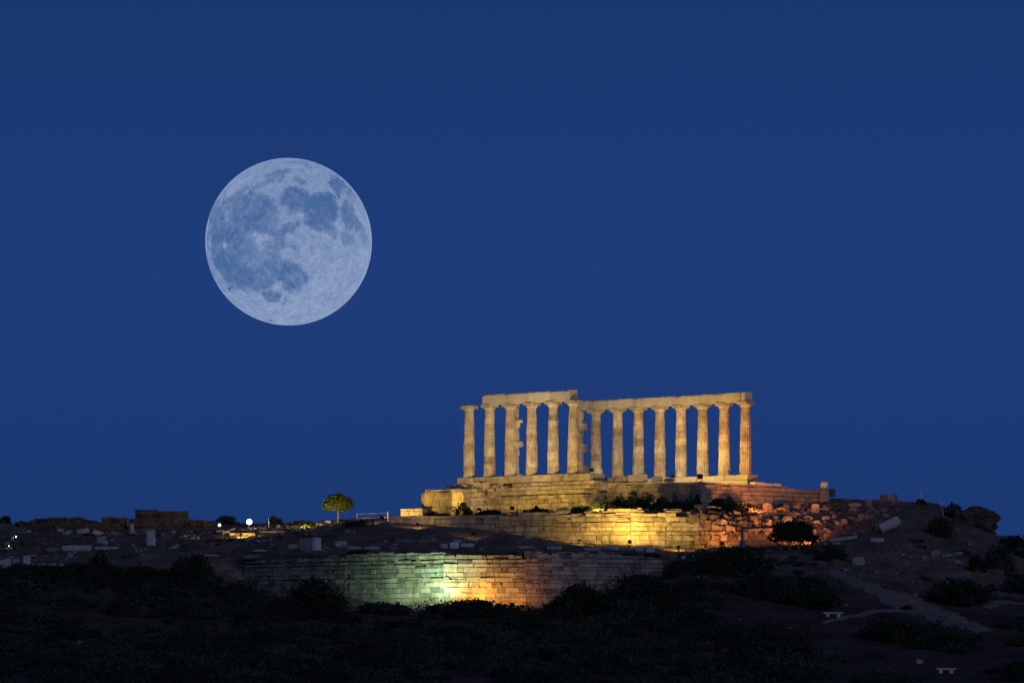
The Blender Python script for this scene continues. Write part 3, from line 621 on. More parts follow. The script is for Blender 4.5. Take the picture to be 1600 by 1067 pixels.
# ---------------------------------------------------------------- loose blocks
def block(name, label, cat, px, py, w1_, h1, m=M_marb, dp=None, rz=0, tilt=0, roll=0, seed=None, sink=0.06, d=None, z=None, group=None, tone=1.0, rough=0.05, cut=2):
    """px,py: middle of its foot; width and height in pixels of the photograph"""
    p = hit(px, py) if d is None else P(px, d, py)
    if z is not None: p.z = z
    k = p.y/FPX; w1_ *= k; h1 *= k; dp = dp or max(0.4, w1_*0.6)
    rng = random.Random(seed or int(px*7+py))
    bm = bmesh.new(); bmesh.ops.create_cube(bm, size=1)
    bmesh.ops.scale(bm, vec=(w1_, dp, h1), verts=bm.verts)
    if rough >= 0.1: cut = 4
    if cut: bmesh.ops.subdivide_edges(bm, edges=bm.edges, cuts=cut, use_grid_fill=True)
    s_ = rng.uniform(0, 99); mn = min(w1_, h1, dp)
    for v_ in bm.verts:
        c = v_.co; ex = (abs(c.x)/w1_*2)**6+(abs(c.y)/dp*2)**6+(abs(c.z)/h1*2)**6
        n_ = Vector([float(vnoise(c.x*2+s_+a*11, c.y*2, c.z*2))-0.5 for a in range(3)])
        if rough >= 0.1:      # rounded by weather
            e3 = math.sqrt((c.x/w1_*2)**2+(c.y/dp*2)**2+(c.z/h1*2)**2); c = c*(1-0.85*max(0, 1-1.08/max(e3, 1e-3)))
        v_.co = c*(1-0.05*(ex > 1.8)-0.05*(ex > 2.6))+n_*mn*2.2*rough
        v_.co.z += h1/2
    me = bpy.data.meshes.new(name); bm.to_mesh(me); bm.free()
    a_2 = me.color_attributes.new('tint', 'FLOAT_COLOR', 'POINT'); a_2.data.foreach_set('color', [tone, tone, tone, 1]*len(me.vertices))
    me.materials.append(m); o = bpy.data.objects.new(name, me); COL.objects.link(o)
    o.location = (p.x, p.y, p.z-(sink if z is None and d is None else 0)); o.rotation_euler = (roll, tilt, rz)
    tag(o, label, cat, group); return o
def drum(name, label, px, py, w1_, h1, m=M_marb, flutes=16, lying=None, cat='column drum', d=None, tone=1.0, taper=0.97):
    p = hit(px, py) if d is None else P(px, d, py); k = p.y/FPX; r_2 = w1_*k/2; h1 *= k; mb = MB(); N = 64; vs = []
    for j, z in enumerate((0, 0.03, h1*.33, h1*.66, h1-0.03, h1)):
        for i_ in range(N):
            an = 2*math.pi*i_/N; rr = r_2*(1-(1-taper)*z/h1)*(1-0.07*abs(math.sin(an*flutes/2)))-(0.02 if j in (0, 5) else 0)-0.05*max(0, float(vnoise(math.cos(an)*2+px, math.sin(an)*2, z*3))-.6)
            vs.append((rr*math.cos(an), rr*math.sin(an), z))
    mb.add(vs, [(j*N+i_, j*N+(i_+1) % N, (j+1)*N+(i_+1) % N, (j+1)*N+i_) for j in range(5) for i_ in range(N)]+[tuple(range(N))[::-1], tuple(range(5*N, 6*N))], (tone,)*3)
    o = mb.build(name, m); o.location = (p.x, p.y, p.z-0.05)
    if lying: o.rotation_euler = lying; o.location.z += 0.85*r_2
    tag(o, label, cat); return o
drum('column_drum', 'upright pale column drum standing above the grey toothed wall', 235.5, 853, 15, 26)
drum('column_drum', 'slim pale drum in front of the brown skyline wall', 206, 832, 7, 15, tone=.8)
drum('column_drum', 'pale fluted drum beside a grey block above the dark end of the lower wall', 494, 859, 16, 20, tone=1.1)
drum('column_drum', 'left of the two squat drums on the right skyline', 1381, 786, 13, 14, M_grey, d=404)
drum('column_drum', 'right of the two squat drums on the right skyline', 1396, 786, 12, 15, M_grey, d=404, tone=1.4)
B = lambda *a, **k: block('marble_block', *a, **k)
B('grey block touching the left side of the pale drum above the lower wall', 'stone block', 477, 859, 19, 19, M_grey, tone=1.3)
B('low slab left of the grey block above the dark lower wall', 'stone block', 457, 857, 17, 8, tone=.75, rz=.2)
B('rounded boulder right of the pale fluted drum', 'stone block', 531, 855, 21, 11, tone=.75, rough=.14)
B('flat stone just right of the rounded boulder behind the lower wall', 'stone block', 553, 858, 24, 6, tone=.7, rz=.15, rough=.1)
B('second flat stone in the line behind the lower wall', 'stone block', 581, 859, 26, 7, tone=.75, rz=-.1, rough=.12)
B('low grey stone at the left end of the long rail of stones', 'stone block', 633, 848, 32, 7, M_grey, tone=1.1, rz=.05)
B('long low grey stone in the middle of the stone row', 'stone block', 668, 848, 30, 5, M_grey, tone=1.2)
B('brightest pale block of the group above the green-lit wall', 'stone block', 708, 856, 16, 10, tone=1.15, rz=.4)
B('pale block left of the brightest one above the green-lit wall', 'stone block', 694, 856, 10, 8, tone=.9, rz=-.3)
B('flat pale slab right of the brightest block above the green-lit wall', 'stone block', 730, 854, 22, 6, tone=1.05, rz=.1)
B('small bluish slab tilted behind the group above the green-lit wall', 'stone block', 714, 847, 14, 5, tone=.7)
B('low blue-grey slab above the orange-lit wall', 'stone block', 822, 856, 28, 4, tone=.6)
B('blue-grey slab next to it above the violet wall', 'stone block', 866, 858, 24, 6, tone=.6)
B('dark blue-grey slab above the violet wall', 'stone block', 925, 860, 26, 6, tone=.6)
B('bluish humped block left of the glinting floodlight', 'stone block', 956, 860, 26, 9, tone=.8, rough=.12)
B('bluish block right of the glinting floodlight', 'stone block', 998, 862, 16, 10, tone=.8, rough=.12)
B('second bluish block right of the glinting floodlight', 'stone block', 1015, 863, 15, 10, tone=.85, rz=.3)
B('fallen pale slab near the far end of the violet wall', 'stone block', 1076, 877, 26, 4, tone=.6)
B('long marble beam lying on the left slope', 'stone beam', 120, 860, 48, 9, tone=.85, rz=.06, dp=.7)
B('shorter grey beam at the left end of the long marble beam', 'stone beam', 84, 862, 24, 7, M_grey, tone=1.3)
B('narrow beam at the right end of the long marble beam', 'stone beam', 167, 858, 36, 5, tone=.8, rz=-.12)
B('rounded pale block behind the marble beam', 'stone block', 160, 850, 20, 9, tone=.6, rough=.14)
B('leaning pale slab below the ragged skyline wall, leftmost of three', 'stone slab', 106, 835, 16, 7, tone=.7, tilt=-.35)
B('middle pale slab below the ragged skyline wall', 'stone slab', 130, 833, 19, 8, tone=.85, tilt=-.15)
B('bright triangular slab below the ragged skyline wall', 'stone slab', 152, 835, 16, 7, tone=1.0, tilt=.3)
B('grey ledge stone in front of the rounded brown wall', 'stone block', 179, 834, 13, 4, tone=.6)
B('upright block at the left edge of the slope', 'stone block', 42, 881, 12, 14, tone=.9)
B('large pale block cut by the left edge of the photo', 'stone block', 6, 887, 26, 14, tone=.8, tilt=-.15)
B('small pale block left of the upright block', 'stone block', 26, 879, 11, 7, tone=.7)
B('row stone right of the upright block', 'stone block', 62, 885, 24, 6, tone=.75)
B('farther row stone right of the upright block', 'stone block', 88, 884, 22, 5, tone=.7)
B('pale flat stone on the far left hillside under the bush', 'stone block', 42, 831, 14, 4, tone=.8)
B('pale flat stone below the end of the toothed wall', 'stone block', 330, 868, 26, 3, tone=.7)
B('pale flat stone lying alone above the dark lower wall', 'stone block', 406, 862, 22, 4, tone=.9, rough=.12)
B('grey stone at the left end of the lower wall', 'stone block', 392, 874, 34, 9, M_grey, tone=.9, rough=.1)
# right hill
B('pale rounded boulder on top of the podium end', 'boulder', 1288, 766, 13, 13, M_beam, d=402.5, z=P(1288, 402.5, 765)[2], rough=.12, tone=1.25)
B('grey upright pier block closing the podium at its right end', 'stone block', 1288, 790, 14, 25, M_grey, d=400.6, tone=1.5)
B('dark block on the skyline right of the podium end', 'stone block', 1300, 776, 11, 12, M_grey, d=404.5, tone=.7)
B('bright upright block in front of the podium end', 'stone block', 1274, 801, 12, 15, M_rub, tone=1.3, dp=.7)
B('pale block on the right skyline left of the two drums', 'stone block', 1357, 795, 10, 16, M_grey, tone=1.3)
B('long pale slab left of the skyline block', 'stone slab', 1336, 791, 20, 6, M_grey, tone=1.5)
B('thin pale slab on the skyline right of the podium', 'stone slab', 1320, 781, 18, 3, M_grey, tone=1.4)
slab = drum('fallen_drum', 'half-buried tilted fluted column piece on the right slope', 1377, 832, 16, 31, lying=(R(4), R(66), R(-12)), cat='column piece', tone=1.0)
B('pale flat block under the tilted column piece', 'stone block', 1370, 846, 22, 7, tone=.75, rz=.1)
B('square grey-blue block standing on the slope below the dark tree', 'stone block', 1341, 882, 19, 13, tone=.65)
B('brownish leaning stone left of the square block', 'stone block', 1306, 884, 14, 11, M_rub, tone=.4, tilt=.3)
B('small stone between the leaning stone and the square block', 'stone block', 1319, 883, 10, 6, M_rub, tone=.4)
B('table-like block in the far right stone group', 'stone block', 1461, 868, 13, 9, tone=.5)
B('small upright stone left of the far right stone group', 'stone block', 1444, 875, 6, 7, tone=.5)
B('flat stone in the middle of the far right stone group', 'stone block', 1480, 869, 18, 5, tone=.5)
B('grey stone at the top right of the far right stone group', 'stone block', 1497, 868, 17, 7, tone=.5, rough=.12)
B('lowest stone of the far right stone group', 'stone block', 1497, 882, 15, 8, tone=.5, rough=.12)
B('tiny upright stone on the slope under the ledge', 'stone block', 1422, 871, 4, 5, tone=.5)
B('long slab lying by the glowing lamp right of the dark tree', 'stone slab', 1318, 844, 44, 6, M_marb, tone=.7, tilt=-.12)
B('low slab under the slab by the glowing lamp', 'stone slab', 1300, 851, 26, 4, M_marb, tone=.6, tilt=-.05)
# blocks on the terrace under the far colonnade
zt = P(948, 395.6, 756)[2]
for a, t, b_, w1_, lab, d, m_ in ((960, 742, 755, 24, 'grey stone course end beside the near stylobate corner', 397.2, M_pod), (984, 741, 753, 22, 'pale loose block before the second far column', 396.5, M_beam), (1001, 741, 748, 18, 'pale loose slab before the third far column', 396.2, M_beam),
                              (1013, 748, 756, 14, 'broken block right of the third far column', 395.2, M_pod), (1027, 745, 757, 18, 'square pale block before the fourth far column', 394.0, M_beam)):
    pass
ob = [(952, 754.5, 16, 9, 396.8, M_pod, 'grey course end beside the near stylobate corner', .8), (972, 754.5, 22, 11, 396.6, M_pod, 'brown loose block before the second far column', .9), (990, 754, 18, 12, 396.2, M_beam, 'pale loose block between the second and third far columns', .85),
      (1003, 753.6, 17, 13, 395.8, M_beam, 'tallest pale block before the third far column', .95), (1027, 753.2, 18, 9, 394.6, M_beam, 'square pale block before the fourth far column', .8), (1045, 753, 16, 6, 394.2, M_pod, 'low block between the fourth and fifth far columns', .9)]
for a, b_, w1_, h1, d, m_, lab, tn in ob: B(lab+' on the podium edge', 'stone block', a, b_, w1_, h1, m_, d=d, dp=.7, tone=tn)
B('pale block on the ledge at the foot of the podium', 'stone block', 922, 804, 24, 8, M_pod, d=384, z=P(922, 384, 803)[2], rough=.12, tone=1.2) if False else B('bright rounded block on the yellow wall top, left of its peak', 'stone block', 881, 803, 24, 9, M_pod, d=383.6, z=P(881, 383.6, 804)[2], rough=.1, tone=1.2)
B('flat block crossing the top of the yellow wall', 'stone slab', 1050, 797, 30, 4, M_pod, d=382.3, z=P(1050, 382.3, 799)[2], tone=1.1)
B('pale pink block on the terrace beside the podium corner', 'stone block', 1091, 792, 15, 6, M_rub, d=386, tone=1.1, z=P(1091, 386, 794)[2])
B('thin pale slab below the podium corner', 'stone slab', 1086, 800, 18, 3, M_rub, d=383.5, tone=1.1, z=P(1086, 383.5, 800)[2])

# rubble on the orange-lit slope: larger stones are things, the rest is one scatter
rng = random.Random(5)
big = [(1158, 800, 13, 12), (1146, 812, 9, 7), (1198, 796, 16, 14), (1185, 808, 12, 8), (1212, 812, 12, 8), (1230, 818, 20, 14), (1207, 806, 10, 6), (1247, 806, 16, 7), (1172, 796, 11, 8), (1262, 812, 15, 8), (1290, 812, 16, 8), (1277, 817, 12, 6),
       (1303, 808, 9, 7), (1292, 797, 8, 5), (1320, 818, 13, 10), (1330, 812, 14, 8), (1344, 812, 13, 12), (1309, 819, 10, 7), (1357, 812, 14, 10), (1363, 799, 15, 7), (1380, 800, 14, 7), (1384, 808, 12, 8), (1396, 812, 10, 5), (1334, 799, 13, 9), (1300, 802, 8, 5), (1352, 804, 9, 6),
       (1136, 822, 9, 8), (1118, 812, 10, 7), (1220, 796, 14, 6), (1244, 792, 18, 6)]
for k, (a, b_, w1_, h1) in enumerate(big):
    orange = a < 1312
    block('fallen_stone', 'rough fallen stone in the orange-lit rubble below the podium' if orange else 'rough fallen stone in the dim grey rubble right of the podium', 'stone', a, b_+1, w1_, h1, M_rub, rz=rng.uniform(-.6, .6), tilt=rng.uniform(-.2, .2), seed=900+k, rough=.13, group='orange-lit rubble stones' if orange else 'grey rubble stones', tone=1.0 if orange else .75)
def scatter(name, n_, area, size, m, label, seed, cond=None, tone=(0.5, 1.1)):
    rng = random.Random(seed); mb = MB(); c = 0
    ico = [Vector((a, b_, c_)).normalized() for a in (-1, 0, 1) for b_ in (-1, 0, 1) for c_ in (-1, 1) if not (a == 0 and b_ == 0 and c_ == 0)]
    while c < n_:
        px, d = rng.uniform(area[0], area[1]), rng.uniform(area[2], area[3])
        if cond and not cond(px, d, rng): 
            c += 0.05; continue
        c += 1; x = (px-800)*d/FPX; z = gz(x, d); s_ = rng.uniform(*size)*(0.6+rng.random()**2); t = rng.uniform(*tone)
        mm = Euler((rng.uniform(-.4, .4), rng.uniform(-.4, .4), rng.uniform(0, 6.3))).to_matrix()
        ax, ay, az = mm @ Vector((s_*rng.uniform(.8, 1.7), 0, 0)), mm @ Vector((0, s_, 0)), mm @ Vector((0, 0, s_*rng.uniform(.4, .9)))
        mb.box(Vector((x, d, z-s_*0.15))-ax/2-ay/2, ax, ay, az, (t, t, t), s_*0.13, rng)
    o = mb.build(name, m); tag(o, label, 'rubble', kind='stuff'); return o
scatter('rubble', 520, (1095, 1400, 384, 397), (0.10, 0.34), M_rub, 'small broken stones strewn over the slope below the podium', 3, tone=(.22, .75))
scatter('rubble', 160, (850, 1100, 384.5, 391), (0.10, 0.3), M_rub, 'small broken stones on the terrace behind the yellow wall', 13)
scatter('pale_stones', 420, (-20, 1090, 364, 398), (0.08, 0.30), M_marb, 'scattered pale stones on the dark terrace slope', 4, cond=lambda px, d, r: d > np.interp(px, *DW)+2 and (px < 600 or d < np.interp(px, *DW2)-1.5) and float(vnoise(px*0.03, d*0.3, 2.0)) > 0.55, tone=(.25, .8))
scatter('pale_stones', 260, (1040, 1600, 352, 398), (0.07, 0.24), M_marb, 'scattered grey stones on the right hillside', 6, cond=lambda px, d, r: float(vnoise(px*0.02, d*0.25, 6.0)) > 0.55, tone=(.2, .6))
scatter('pale_stones', 60, (-20, 1500, 318, 356), (0.08, 0.22), M_marb, 'a few pale stones among the scrub of the foreground', 8, cond=lambda px, d, r: float(vnoise(px*0.012, d*0.2, 9.0)) > 0.6, tone=(.3, .8))

# ---------------------------------------------------------------- vegetation
def foliage(mb, c, rx, ry, rz_, n_, leaf, rng, ncl=22, flat=0.0, tb=1.0):
    nr_ = np.random.RandomState(rng.randrange(1 << 30)); cl = []
    for k in range(ncl):
        an = rng.uniform(0, 6.283); zz = rng.uniform(-0.15 if flat == 0 else -0.32, 1); rr = math.sqrt(max(0, 1-zz*zz))*rng.uniform(0.45, 0.82)
        cl.append((rr*math.cos(an), rr*math.sin(an), zz*0.72, rng.uniform(0.2, 0.42), rng.uniform(0.6, 1.35)))
    ci = nr_.randint(0, ncl, n_); C = np.array(cl)[ci]
    dv = nr_.normal(size=(n_, 3)); dv /= np.linalg.norm(dv, axis=1)[:, None]; dv *= C[:, 3:4]*(0.55+0.45*nr_.rand(n_, 1)**0.5)
    p = (C[:, :3]+dv)*np.array([rx, ry, rz_])+np.array(c)
    a = nr_.normal(size=(n_, 3)); a /= np.linalg.norm(a, axis=1)[:, None]; b_ = nr_.normal(size=(n_, 3)); b_ -= (a*b_).sum(1)[:, None]*a; b_ /= np.linalg.norm(b_, axis=1)[:, None]
    s_ = leaf*(0.6+0.8*nr_.rand(n_, 1)); q_ = np.stack([p-a*s_, p+b_*s_*0.55, p+a*s_, p-b_*s_*0.55], 1).reshape(-1, 3)
    k0_ = len(mb.v); mb.v += [tuple(x) for x in q_]; mb.f += [(k0_+4*i_, k0_+4*i_+1, k0_+4*i_+2, k0_+4*i_+3) for i_ in range(n_)]
    tn = tb*np.repeat(C[:, 4]*(0.88+0.24*nr_.rand(n_)), 4); mb.t += [(t, t, t*0.9) for t in tn]
def shrub(name, label, px, py, w1_, h1, m=M_leafd, n_=1300, leaf=0.11, seed=1, cat='shrub', group=None, d=None):
    """px,py = middle of its foot"""
    p = hit(px, py) if d is None else gp(px, d, 0)
    k = p.y/FPX; rng = random.Random(seed); r = empty(name, p); mb = MB()
    foliage(mb, (0, 0, 0.05*h1*k), w1_*k/2*1.08, w1_*k/2*0.8, h1*k*1.0, n_, leaf, rng, ncl=int(14+w1_/4))
    mb.build('foliage', m, r); st_ = MB()
    for j in range(5):
        an = rng.uniform(0, 6.28); st_.tube((0.05*math.cos(an), 0.05*math.sin(an), -0.1), (w1_*k*0.25*math.cos(an), w1_*k*0.2*math.sin(an), h1*k*0.55), 0.035, 0.015, 6)
    st_.build('stem', M_bark, r); tag(r, label, cat, group); return r
SH = [
 ('broad dark shrub before the green-lit foot of the lower wall', 600, 958, 90, 18, M_leafd), ('dense dark shrub hiding the foot of the orange-lit wall', 745, 962, 120, 25, M_leafd), ('shrub left of the orange wall foot, half under the green light', 690, 962, 62, 18, M_leafd),
 ('round dark shrub covering the dark left end of the lower wall', 492, 962, 110, 58, M_leafd), ('tall dark bush before the low grey wall on the left', 300, 912, 84, 46, M_leafd), ('dark bush between the marble beam and the low grey wall', 158, 896, 42, 36, M_leafd),
 ('low dark shrub under the pale stones at the left edge', 70, 905, 120, 22, M_leafd), ('dark shrub left of the tall bush on the left slope', 222, 915, 90, 30, M_leafd), ('dark shrub rising against the right half of the lower wall', 905, 958, 110, 44, M_leafd),
 ('big dark shrub at the end of the violet wall', 1000, 945, 130, 46, M_leafd), ('dark bush mound left of the square block path', 1140, 897, 150, 44, M_leafd), ('dark shrub closing the right end of the violet wall', 1062, 900, 56, 26, M_leafd),
 ('dark spreading shrub below the mound of bushes', 1250, 945, 120, 46, M_leafd), ('wide dark shrub at the upper edge of the pale path', 1180, 925, 120, 30, M_leafd), ('low dark shrub under the glowing slab on the right slope', 1300, 874, 60, 24, M_leafd),
 ('long dark shrub above the right footpath', 1500, 942, 110, 36, M_leafd), ('dark shrub at the far right above the pale bend', 1590, 925, 60, 28, M_leafd), ('dark shrub below the rock outcrop', 1526, 892, 34, 26, M_leafd), ('grey-green shrub at the right edge below the skyline', 1560, 888, 60, 40, M_leaf),
 ('dark skyline bush at the right edge of the photo', 1590, 868, 50, 32, M_leafd), ('dark bush on the crest right of the rock', 1575, 852, 30, 16, M_leafd), ('dark shrub left of the rock outcrop', 1470, 838, 50, 30, M_leafd), ('dark shrub growing on top of the outcrop', 1495, 812, 44, 24, M_leafd), 
 ('small dark shrub crowning the outcrop', 1518, 806, 24, 16, M_leafd), ('dark bush on the far left skyline', 8, 816, 26, 18, M_leafd), ('low dark bush right of it on the far left skyline', 34, 818, 26, 8, M_leafd), ('small skyline bush behind the white lamp', 355, 818, 38, 12, M_leafd), ('skyline bush right of the slim white post', 428, 818, 26, 11, M_leaf),
 ('low skyline scrub left of the round-topped tree', 470, 820, 40, 7, M_leaf), ('small round skyline bush beside the right post', 1438, 788, 16, 8, M_leafd), ('dark low bush at the foot of the round-topped tree', 560, 822, 50, 10, M_leafd),
 ('dark shrub in the lower right corner', 1400, 1000, 130, 34, M_leafd), ('dark shrub at the right edge near the lower bench', 1590, 1062, 60, 30, M_leafd), ('dark shrub below the footpath', 1470, 1012, 110, 24, M_leafd), ('shrub added as shade on the terrace at the foot of the podium corner', 1125, 797, 56, 17, M_leafd), ('low shrub added as shade on the terrace before the dim podium face', 1020, 795, 44, 7, M_leafd)]  # the last two shrubs stand in for the shade band on the terrace
for k, (lab, a, b_, w1_, h1, m_) in enumerate(SH): shrub('shrub', lab, a, b_, w1_, h1, m_, n_=int(500+w1_*h1*0.7), leaf=0.13 if w1_ > 60 else 0.10, seed=400+k)
# scrub that nobody could count
mb = MB(); rng = random.Random(11); c = 0
while c < 680:
    px, d = rng.uniform(-40, 1640) if rng.random() < .6 else rng.uniform(-40, 1150), rng.uniform(299, 357)
    x = (px-800)*d/FPX; z = gz(x, d); py = HY-z*FPX/d
    if 1240 < px < 1580 and 930 < py < 1055 and rng.random() < 0.8: continue
    if abs(px-1302) < 50 and 950 < py < 992 or abs(px-1478) < 55 and 1035 < py < 1085: continue
    if px > 1250 and d < 330 and rng.random() < .5: continue
    if float(fbm(np.array([x*0.10+3]), np.array([d*0.16]), np.array([5.0]), 2)[0]) < 0.37 and rng.random() < .85: c += 0.3; continue
    c += 1; w1_ = rng.choice((0.7, 1.1, 1.6, 2.4))*rng.uniform(0.8, 1.3); foliage(mb, (x, d, z), w1_, w1_*0.8, w1_*rng.uniform(0.4, 0.6), int(160+210*w1_), 0.095, rng, ncl=12, tb=rng.choice((0.45, 0.6, 0.8, 1.0, 1.2)))
for k in range(120):
    px, d = rng.uniform(-30, 400), rng.uniform(355, 368); x = (px-800)*d/FPX; w1_ = rng.uniform(0.7, 1.9)
    foliage(mb, (x, d, gz(x, d)), w1_, w1_*0.8, w1_*0.5, 380, 0.095, rng, ncl=12, tb=rng.choice((.45, .6, .8)))
for k in range(110):
    px, d = rng.uniform(1060, 1640), rng.uniform(358, 380); x = (px-800)*d/FPX
    if 1280 < px < 1430 and d > 360: continue
    w1_ = rng.uniform(0.4, 1.1); foliage(mb, (x, d, gz(x, d)), w1_, w1_, w1_*0.5, 140, 0.10, rng, ncl=8)
for k in range(90):
    px, d = rng.uniform(-20, 600), rng.uniform(374, 399); x = (px-800)*d/FPX
    w1_ = rng.uniform(0.25, 0.6); foliage(mb, (x, d, gz(x, d)), w1_, w1_, w1_*0.5, 70, 0.07, rng, ncl=7)
tag(mb.build('scrub', M_leaf), 'dense low dark scrub covering the whole foreground slope', 'scrub', kind='stuff')
# dry grass on the terraces
mb = MB(); rng = random.Random(12); nr_ = 0
while nr_ < 9000:
    px, d = rng.uniform(-20, 1620), rng.uniform(360, 409); nr_ += 1
    if 380 < px < 1040 and d < np.interp(px, *DW)+1.6: continue
    if 600 < px < 1290 and d > 384: continue
    x = (px-800)*d/FPX; z = gz(x, d); h = rng.uniform(0.12, 0.35); a = rng.uniform(0, 6.28); t = rng.uniform(.5, 1.3)
    for j in range(3):
        a += 2; dx, dy = math.cos(a)*0.05, math.sin(a)*0.05
        mb.add([(x+dx, d+dy, z-0.03), (x-dy*.6+dx, d+dx*.6+dy, z-0.03), (x+dx*4, d+dy*4, z+h)], [(0, 1, 2)], (t, t, t))
tag(mb.build('dry_grass', leafmat('dry_grass_blades', (0.10, 0.085, 0.05))), 'sparse dry grass on the terraces and slopes', 'grass', kind='stuff')

# round-topped tree on the crest
def tree(label, px, py, w1_, h1, trunk_h, seed, m, n_, leaf, tr=0.11, multi=1, name='tree'):
    p = hit(px, py); k = p.y/FPX; rng = random.Random(seed); r = empty(name, p); tb = MB(); th_ = trunk_h*k
    for j in range(multi):
        ox = (j-(multi-1)/2)*w1_*k*0.16; b0 = Vector((ox, rng.uniform(-.2, .2)*(multi > 1), -0.15)); b1 = Vector((ox*1.25+0.03, 0, th_*0.55)); b2 = Vector((ox*1.6+0.06, 0.02, th_*1.05))
        tb.tube(b0, b1, tr, tr*0.8, 10); tb.tube(b1, b2, tr*0.8, tr*0.65, 10)
        for q_ in range(7):
            a = q_*0.9+rng.uniform(-.3, .3); e_ = b2+Vector((math.cos(a)*w1_*k*0.3/(multi**.5), math.sin(a)*w1_*k*0.28/(multi**.5), h1*k*rng.uniform(0.15, 0.5)))
            mid = b2.lerp(e_, .5)+Vector((0, 0, -0.08)); tb.tube(b2, mid, tr*0.4, tr*0.28, 7); tb.tube(mid, e_, tr*0.28, tr*0.12, 6)
    tb.build('trunk', M_bark, r, smooth=True); cb = MB()
    foliage(cb, (0, 0, th_+h1*k*0.28), w1_*k/2*1.05, w1_*k/2*0.95, h1*k*0.66, n_, leaf, rng, ncl=46, flat=1)
    cb.build('crown', m, r); tag(r, label, 'tree'); return r
tree('small round-topped tree lit yellow-green alone on the crest', 528, 817, 46, 29, 19, 3, M_leaft, 9500, 0.065, 0.11)
tree('dark spreading tree in front of the orange glow below the podium', 1241, 858, 80, 36, 11, 8, M_leafd, 5200, 0.11, 0.09, 4)

# ---------------------------------------------------------------- cliff rock
rk = bmesh.new(); bmesh.ops.create_icosphere(rk, subdivisions=6, radius=1)
c = P(1521, 399.5, 826)
for v_ in rk.verts:
    p = v_.co.copy(); n_ = fbm(np.array([p.x*1.6+4]), np.array([p.y*1.6]), np.array([p.z*1.9]), 5, .6)[0]-0.5
    st_2 = 0.12*math.sin(p.z*13+n_*9)
    s_ = 1+1.25*n_+0.35*st_2
    prof = 1.0+0.32*max(0, p.z-0.1)*(1 if p.x > 0 else 0.2)-0.15*(p.z > 0.75)
    v_.co = Vector((p.x*1.9*s_*prof, p.y*1.6*s_, p.z*2.0*(1+0.4*n_)))
me = bpy.data.meshes.new('rock_outcrop'); rk.to_mesh(me); rk.free()
a_2 = me.color_attributes.new('tint', 'FLOAT_COLOR', 'POINT'); a_2.data.foreach_set('color', [1.0]*4*len(me.vertices)); me.materials.append(M_rock)
o = bpy.data.objects.new('rock_outcrop', me); COL.objects.link(o); o.location = c
tag(o, 'overhanging brown rock outcrop at the cliff edge on the right skyline', 'rock')

# ---------------------------------------------------------------- small things
def post(label, px, py, h1, w_m=0.05, lean=0, m=M_white, d=None, cap=True, name='post', cat='post'):
    p = hit(px, py) if d is None else gp(px, d, 0); k = p.y/FPX; r = empty(name, p)
    mb = MB(); mb.tube((0, 0, -0.1), (lean*h1*k, 0, h1*k), w_m, w_m*0.9, 10); mb.build('shaft', m, r)
    if cap:
        mb = MB(); mb.tube((lean*h1*k, 0, h1*k), (lean*h1*k, 0, h1*k+w_m*1.6), w_m*1.25, w_m*0.7, 10); mb.build('cap', m, r)
    tag(r, label, cat); return r
post('slim white post right of the bright white lamp', 420, 825, 15, 0.035)
post('thin pale post on the right skyline beside a small bush', 1440, 788, 19, 0.03, d=404)
post('thin pale post on the right skyline, left of the leaning one', 1471, 795, 19, 0.03, d=403)
post('leaning white post above the rock outcrop', 1497, 793, 16, 0.045, lean=-.12, d=403)
post('short pale post under the thin skyline post', 1473, 802, 9, 0.04, d=399)
post('bright white post in front of the dark shrub on the right', 1457, 835, 12, 0.055, cap=True)
post('small dark marker between two pale posts on the skyline', 1487, 790, 12, 0.09, m=M_black, d=403.3)
# rope fence left of the yellow wall
r = empty('rope_fence', gp(582, 396, 0)); tag(r, 'light fence of two thin rails ending at a pale post left of the yellow wall', 'fence')
pl = [gp(558, 396.4, 0)-r.location, gp(606, 395.4, 0)-r.location]
for k, p in enumerate(pl):
    mb = MB(); mb.tube(p+Vector((0, 0, -.1)), p+Vector((0, 0, 0.82)), 0.045 if k else 0.025, 0.04 if k else 0.02, 8); mb.build('post', M_white, r)
for zz in (0.35, 0.72):
    mb = MB(); mb.tube(pl[0]+Vector((0, 0, zz)), pl[1]+Vector((0, 0, zz)), 0.018, n=6); mb.build('rail', M_white, r)
# post with a long arm beside the dark tree
p = hit(1160, 860); k = p.y/FPX; r = empty('post_with_arm', p); tag(r, 'blue-grey post with a long horizontal arm beside the dark tree', 'post')
mb = MB(); mb.tube((0, 0, -.1), (0, 0, 20*k), 0.42, 0.10, 12); mb.build('base', M_steel, r)
mb = MB(); mb.tube((0, 0, 18*k), (-0.02, 0, 36*k), 0.11, 0.11, 12); mb.build('shaft', M_steel, r)
mb = MB(); mb.tube((-0.16, 0, 35*k), (60*k, 0, 38*k), 0.115, 0.10, 12); mb.build('arm', M_steel, r)
# benches
def bench(px, py, label):
    p = hit(px, py); k = p.y/FPX; r = empty('bench', p); tag(r, label, 'bench', 'white benches on the slope'); w1_ = 31*k
    mb = MB(); mb.cbox((0, 0, 0.20), w1_, 0.42, 0.11, jit=0.004); bevel(mb.build('seat', M_bench, r), 0.02)
    for s_ in (-1, 1):
        mb = MB(); mb.cbox((s_*w1_*0.27, 0, -0.10), 0.26, 0.34, 0.30, jit=0.004); bevel(mb.build('leg', M_bench, r), 0.015)
bench(1301.5, 963, 'white bench on the slope just below the pale footpath')
bench(1478, 1051, 'white bench lowest on the slope near the bottom right corner')
